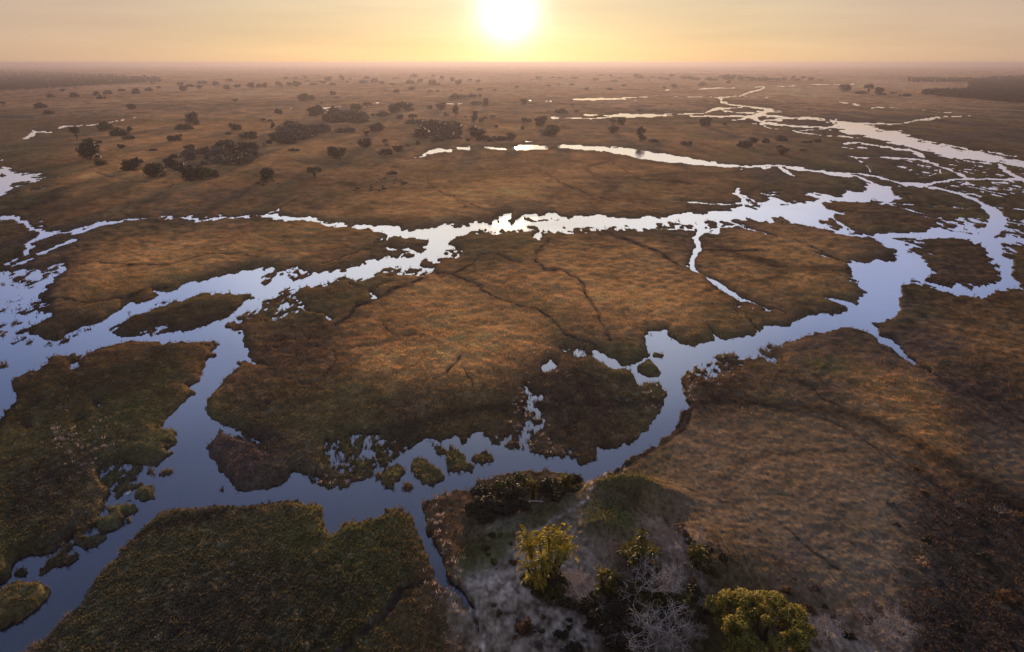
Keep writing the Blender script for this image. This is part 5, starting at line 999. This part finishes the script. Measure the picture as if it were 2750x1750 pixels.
for i, (x, y, w, h) in enumerate([(980,1360,260,190),(1120,1330,240,180),(860,1440,220,160),(1060,1520,260,170),(1230,1290,200,150),(1330,1420,220,160),(760,1330,150,110),(1400,1330,200,130),(1000,1290,170,120),(930,1190,150,120),(1080,1220,170,130),(880,1330,160,110),(1000,1420,190,120),(1120,1400,170,110),(830,1240,110,90),(1180,1150,130,90),(1330,1230,150,90),(1440,1250,140,80),(1420,1380,150,100),(1290,1340,150,90),(1100,1530,180,110),(940,1530,150,80),(560,1250,170,90),(650,1300,130,70),(470,1220,120,70),(1550,1120,110,70),(1520,1000,90,60)]):
    bush('dark bush in the shade under the pale leafless trees', 'dark bushes under the leafless trees', 'D3', x, y, w, h, (M_DARK, M_BUSHG, M_DARK)[i % 3], i+40, 'dark_bush', 700)
for x, y, w, h in ((470,1200,150,90),(560,1215,150,90),(400,1150,120,80),(620,1160,120,90),(520,1130,170,110)):
    bush('dark frond skirt bush at the foot of the golden palm clump', 'dark bushes at the palm foot', 'D3', x, y, w, h, M_BUSHG, int(x)%7+60, 'dark_bush', 700)
# white egret standing in the channel among the islets
def egret():
    gx, gy, t = ground_at(*tf('D1', 817, 553)); T = thing('egret', 'white egret wading between the islets of the left channel', 'bird', (gx, gy, 0), .6)
    M_ = bark_mat('white_plumage', (.75, .75, .74), (.85, .85, .84)); MB = bark_mat('dark_bird_legs', (.03, .03, .03), (.05, .05, .05)); MY = bark_mat('yellow_beak', (.6, .4, .05), (.6, .4, .08))
    vf = tube([(-.42, 0, .50), (-.3, 0, .53), (-.1, 0, .56), (.1, 0, .60), (.2, 0, .66), (.22, 0, .78), (.17, 0, .90), (.22, 0, .99), (.29, 0, 1.0), (.33, 0, .99)], [.015, .07, .14, .12, .07, .04, .03, .035, .045, .02], 8)
    mesh_obj('body', vf[0], vf[1], M_, T, smooth=True)
    for s in (-1, 1):
        vf = tube([(0, .05*s, .5), (-.03, .05*s, .26), (0, .05*s, -.2)], [.018, .013, .012], 5); mesh_obj('leg', vf[0], vf[1], MB, T)
    vf = tube([(.32, 0, .99), (.46, 0, .965)], [.014, .002], 4); mesh_obj('beak', vf[0], vf[1], MY, T)
egret()

# ------------------------------------------------------------------ grass tufts and reeds of the near marsh (uncountable)
def tuft_src(name, n, h, w, seed, mat, splay=.5):
    r = random.Random(seed); vs, fs = [], []
    for i in range(n):
        a = r.random()*6.28; q = r.random()*.28; x, y = q*math.cos(a), q*math.sin(a); b = r.random()*6.28; hh = h*(.55+.6*r.random()); l = splay*hh*r.random()
        ux, uy = math.cos(b+1.57)*w/2, math.sin(b+1.57)*w/2; o = len(vs)
        vs += [(x-ux, y-uy, -.1), (x+ux, y+uy, -.1), (x+ux*.7+l*.35*math.cos(b), y+uy*.7+l*.35*math.sin(b), hh*.6), (x-ux*.7+l*.35*math.cos(b), y-uy*.7+l*.35*math.sin(b), hh*.6), (x+l*math.cos(b), y+l*math.sin(b), hh*(1-.3*r.random()))]
        fs += [(o, o+1, o+2, o+3), (o+3, o+2, o+4)]
    o = mesh_obj(name, vs, fs, mat, link=False); return o
def tuft_mat():
    b = NB('grass_blades'); at = b.n('ShaderNodeAttribute', attribute_name='tint', attribute_type='INSTANCER'); geo = b.n('ShaderNodeNewGeometry')
    c = b.n('ShaderNodeVectorMath', operation='SCALE', i_0=at.outputs['Color'], i_Scale=b.map(geo.outputs['Random Per Island'], 0, 1, .6, 1.5)).outputs[0]
    d = b.n('ShaderNodeBsdfPrincipled', i_Base_Color=c, i_Roughness=.7); d.inputs['Specular IOR Level'].default_value = .2
    t = b.n('ShaderNodeBsdfTranslucent', i_Color=c); m = b.n('ShaderNodeMixShader', i_0=.45, i_1=d.outputs[0], i_2=t.outputs[0]); b.L.new(m.outputs[0], b.out.inputs[0]); return b.m
def scatter_gn(name, label, P, S, T_, src):
    me = bpy.data.meshes.new(name); me.vertices.add(len(P)); me.vertices.foreach_set('co', P.astype(np.float32).ravel())
    a = me.attributes.new('tint', 'FLOAT_COLOR', 'POINT'); b4 = np.ones((len(P), 4), np.float32); b4[:, :3] = T_; a.data.foreach_set('color', b4.ravel())
    a = me.attributes.new('sc', 'FLOAT', 'POINT'); a.data.foreach_set('value', S.astype(np.float32))
    a = me.attributes.new('rot', 'FLOAT', 'POINT'); a.data.foreach_set('value', rng.random(len(P)).astype(np.float32)*6.28)
    o = bpy.data.objects.new(name, me); C.objects.link(o); o['kind'] = 'stuff'; o['label'] = label
    g = bpy.data.node_groups.new(name+'_nodes', 'GeometryNodeTree'); g.interface.new_socket('Geometry', in_out='INPUT', socket_type='NodeSocketGeometry'); g.interface.new_socket('Geometry', in_out='OUTPUT', socket_type='NodeSocketGeometry')
    N = g.nodes; L = g.links; gi = N.new('NodeGroupInput'); go_ = N.new('NodeGroupOutput'); ip = N.new('GeometryNodeInstanceOnPoints'); oi = N.new('GeometryNodeObjectInfo'); oi.inputs['Object'].default_value = src; oi.inputs['As Instance'].default_value = True
    A = N.new('GeometryNodeInputNamedAttribute'); A.data_type = 'FLOAT'; A.inputs['Name'].default_value = 'sc'; B_ = N.new('GeometryNodeInputNamedAttribute'); B_.data_type = 'FLOAT'; B_.inputs['Name'].default_value = 'rot'
    cx = N.new('ShaderNodeCombineXYZ'); L.new(B_.outputs[0], cx.inputs[2])
    L.new(gi.outputs[0], ip.inputs['Points']); L.new(oi.outputs['Geometry'], ip.inputs['Instance']); L.new(A.outputs[0], ip.inputs['Scale']); L.new(cx.outputs[0], ip.inputs['Rotation']); L.new(ip.outputs[0], go_.inputs[0])
    md = o.modifiers.new('scatter', 'NODES'); md.node_group = g; return o
MT = tuft_mat()
def grid_at(px, py):
    ri = np.clip(np.searchsorted(PYall[:len(f2)+len(py_rows)], py), 0, nr-2); ci = np.clip(np.round((px-px_cols[0])/2.7).astype(int)+len(ext), 0, nc-1); return ri, ci
def tufts(name, label, n, ylo, yhi, cond, smin, smax, src, tintf):
    py = ylo+(yhi-ylo)*rng.random(n); px = -300+3350*rng.random(n); ri, ci = grid_at(px, py); ok = cond(ri, ci)
    px, py, ri, ci = px[ok], py[ok], ri[ok], ci[ok]
    u = (px-1375)/F_N; v = (875-py)/F_N; t = CAM_H/(sT-v*cT)
    P = np.stack([t*u, t*(cT+v*sT), np.maximum(Z[ri, ci], -.05)], -1); s = smin+(smax-smin)*rng.random(len(P))**1.5
    T_ = tintf(ri, ci)*(.72+.6*rng.random(len(P)))[:, None]
    scatter_gn(name, label, P, s, T_, src); return len(P)
cover = col
n1 = tufts('grass_tufts', 'coarse grass tussocks over the near marsh', 300000, 660, 1900, lambda r, c: (m[r, c] > .56) & (track[r, c] < .3) & (rng.random(len(r)) < (1-.85*smooth_[r, c])*(.06+.85*np.clip(green[r, c]*.9+dark[r, c]*.5+fine[r, c]*1.2*(.3+green[r, c])+big[r, c]*.4-sand[r, c]*2.2, 0, 1))*np.clip(1-sand[r, c]*1.15, 0.1, 1)), .13, .42, tuft_src('grass_tuft', 8, 1, .16, 1, MT), lambda r, c: cover[r, c]*1.15)
n2 = tufts('reed_fringe', 'pale dead reeds and sedge along the water margins', 260000, 480, 1900, lambda r, c: (m[r, c] > .33) & (m[r, c] < .74) & (rng.random(len(r)) < np.where(m[r, c] > .5, .6, .9*np.clip((m[r, c]-.33)*4, 0, 1))), .22, .58, tuft_src('reed_tuft', 7, 1.1, .12, 2, MT, .9), lambda r, c: cover[r, c]*.9+np.array([.055, .040, .016])*np.clip(big2[r, c]+.5, 0, 1.3)[:, None])
LIT = layer([('C3', 1., [(1480,1200),(1490,800),(1560,770),(1640,900),(1600,1200)]), ('C3', .9, [(0,960),(80,980),(120,1200),(200,1376),(-40,1376)]), ('C3', .6, [(100,720),(200,760),(400,860),(380,900),(100,860)]), ('D3', .9, [(300,230),(450,160),(700,300),(640,320),(400,270)]), ('D3', .9, [(800,420),(1000,350),(1000,440),(840,500)]), ('D3', .9, [(700,440),(830,460),(800,560),(720,520)]), ('D2', .7, [(500,420),(900,440),(880,490),(560,490)]), ('D2', .9, [(1120,440),(1300,430),(1300,480),(1150,520)]), ('D2', .9, [(1270,620),(1330,850),(1440,1050),(1500,1080),(1400,850),(1350,650)]), ('D2', .8, [(1300,570),(1560,510),(1560,560),(1330,620)]), ('D2', .8, [(1340,1100),(1600,1280),(1600,1340),(1300,1180)]), ('C3', .6, [(1700,780),(2100,850),(2000,900),(1650,1000)]), ('C3', .5, [(1200,1010),(1330,1090),(1300,1200),(1230,1280),(1200,1200)]), ('C3', .6, [(2000,220),(2100,240),(2080,350),(1960,320)]), ('D1', .5, [(330,120),(620,80),(760,300),(600,420),(380,360)])], 3)
lit_g = sample(LIT, PX, PY, 4)
n3 = tufts('dead_reed_litter', 'pinkish white broken reed stalks on the banks', 60000, 780, 1750, lambda r, c: (m[r, c] > .47) & (rng.random(len(r)) < lit_g[r, c]*.8*np.clip(fine[r, c]*2+.7, 0, 1)), .35, .8, tuft_src('reed_litter_tuft', 6, .8, .10, 3, MT, 1.6), lambda r, c: np.array([[.42, .33, .30]])*np.ones((len(r), 1)))
r7 = np.random.default_rng(71); PTS = []  # tree belts added to darken the cloud shadow bands near the horizon
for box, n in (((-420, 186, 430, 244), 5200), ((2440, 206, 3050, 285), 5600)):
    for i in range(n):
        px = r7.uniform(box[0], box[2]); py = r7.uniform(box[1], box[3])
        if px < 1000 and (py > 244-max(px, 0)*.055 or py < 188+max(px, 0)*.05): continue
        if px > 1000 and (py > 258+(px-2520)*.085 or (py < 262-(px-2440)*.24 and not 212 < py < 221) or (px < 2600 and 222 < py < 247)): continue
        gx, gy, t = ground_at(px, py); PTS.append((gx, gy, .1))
PTS = np.array(PTS); wsrc = bpy.data.objects.new('shadow_belt_crown', CR['small', 'round', 1, 'dark'])
scatter_gn('cloud_shadow_trees', 'dark tree belts added for cloud shadow at both ends of the horizon', PTS, 5+6*r7.random(len(PTS)), np.ones((len(PTS), 3))*.03, wsrc)
print('tufts', n1, n2, n3, 'trees', NT[0])

def relabel():
    from collections import defaultdict
    G = defaultdict(list)
    for o in SC.objects:
        if o.get('group') and o.get('label') and o.parent is None: G[o['group']].append(o)
    cinv = cam.matrix_world.inverted() if False else None
    for g, os_ in G.items():
        if len(os_) < 4 or 'twiggy' in g: continue
        os_.sort(key=lambda o: o.location.x/max(o.location.y, 1))
        n = len(os_); sz = sorted(max(o.scale[0], o.scale[2]) for o in os_); used = {}
        for i, o in enumerate(os_):
            col_ = ['far left side', 'left part', 'middle', 'right part', 'far right side'][min(4, i*5//n)]
            nb = sorted(p.location.y for p in os_[max(0, i-3):i+4]); dep = 'front' if o.location.y <= nb[len(nb)//3] else 'back' if o.location.y >= nb[-len(nb)//3] else 'middle row'
            s = max(o.scale[0], o.scale[2]); k = sz.index(s)/n; w = 'smallest' if k < .1 else 'small' if k < .35 else 'medium sized' if k < .7 else 'large' if k < .9 else 'largest'
            base = o['label'].split(' ', 1) if o['label'].startswith('small ') else ('', o['label'])
            lab = '%s %s, %s, %s' % (w, base[1], col_, dep)
            words = lab.split()
            if len(words) > 16: lab = '%s %s, %s' % (w, base[1], col_)
            if len(lab.split()) > 16: lab = o['label']
            o['label'] = lab
relabel()
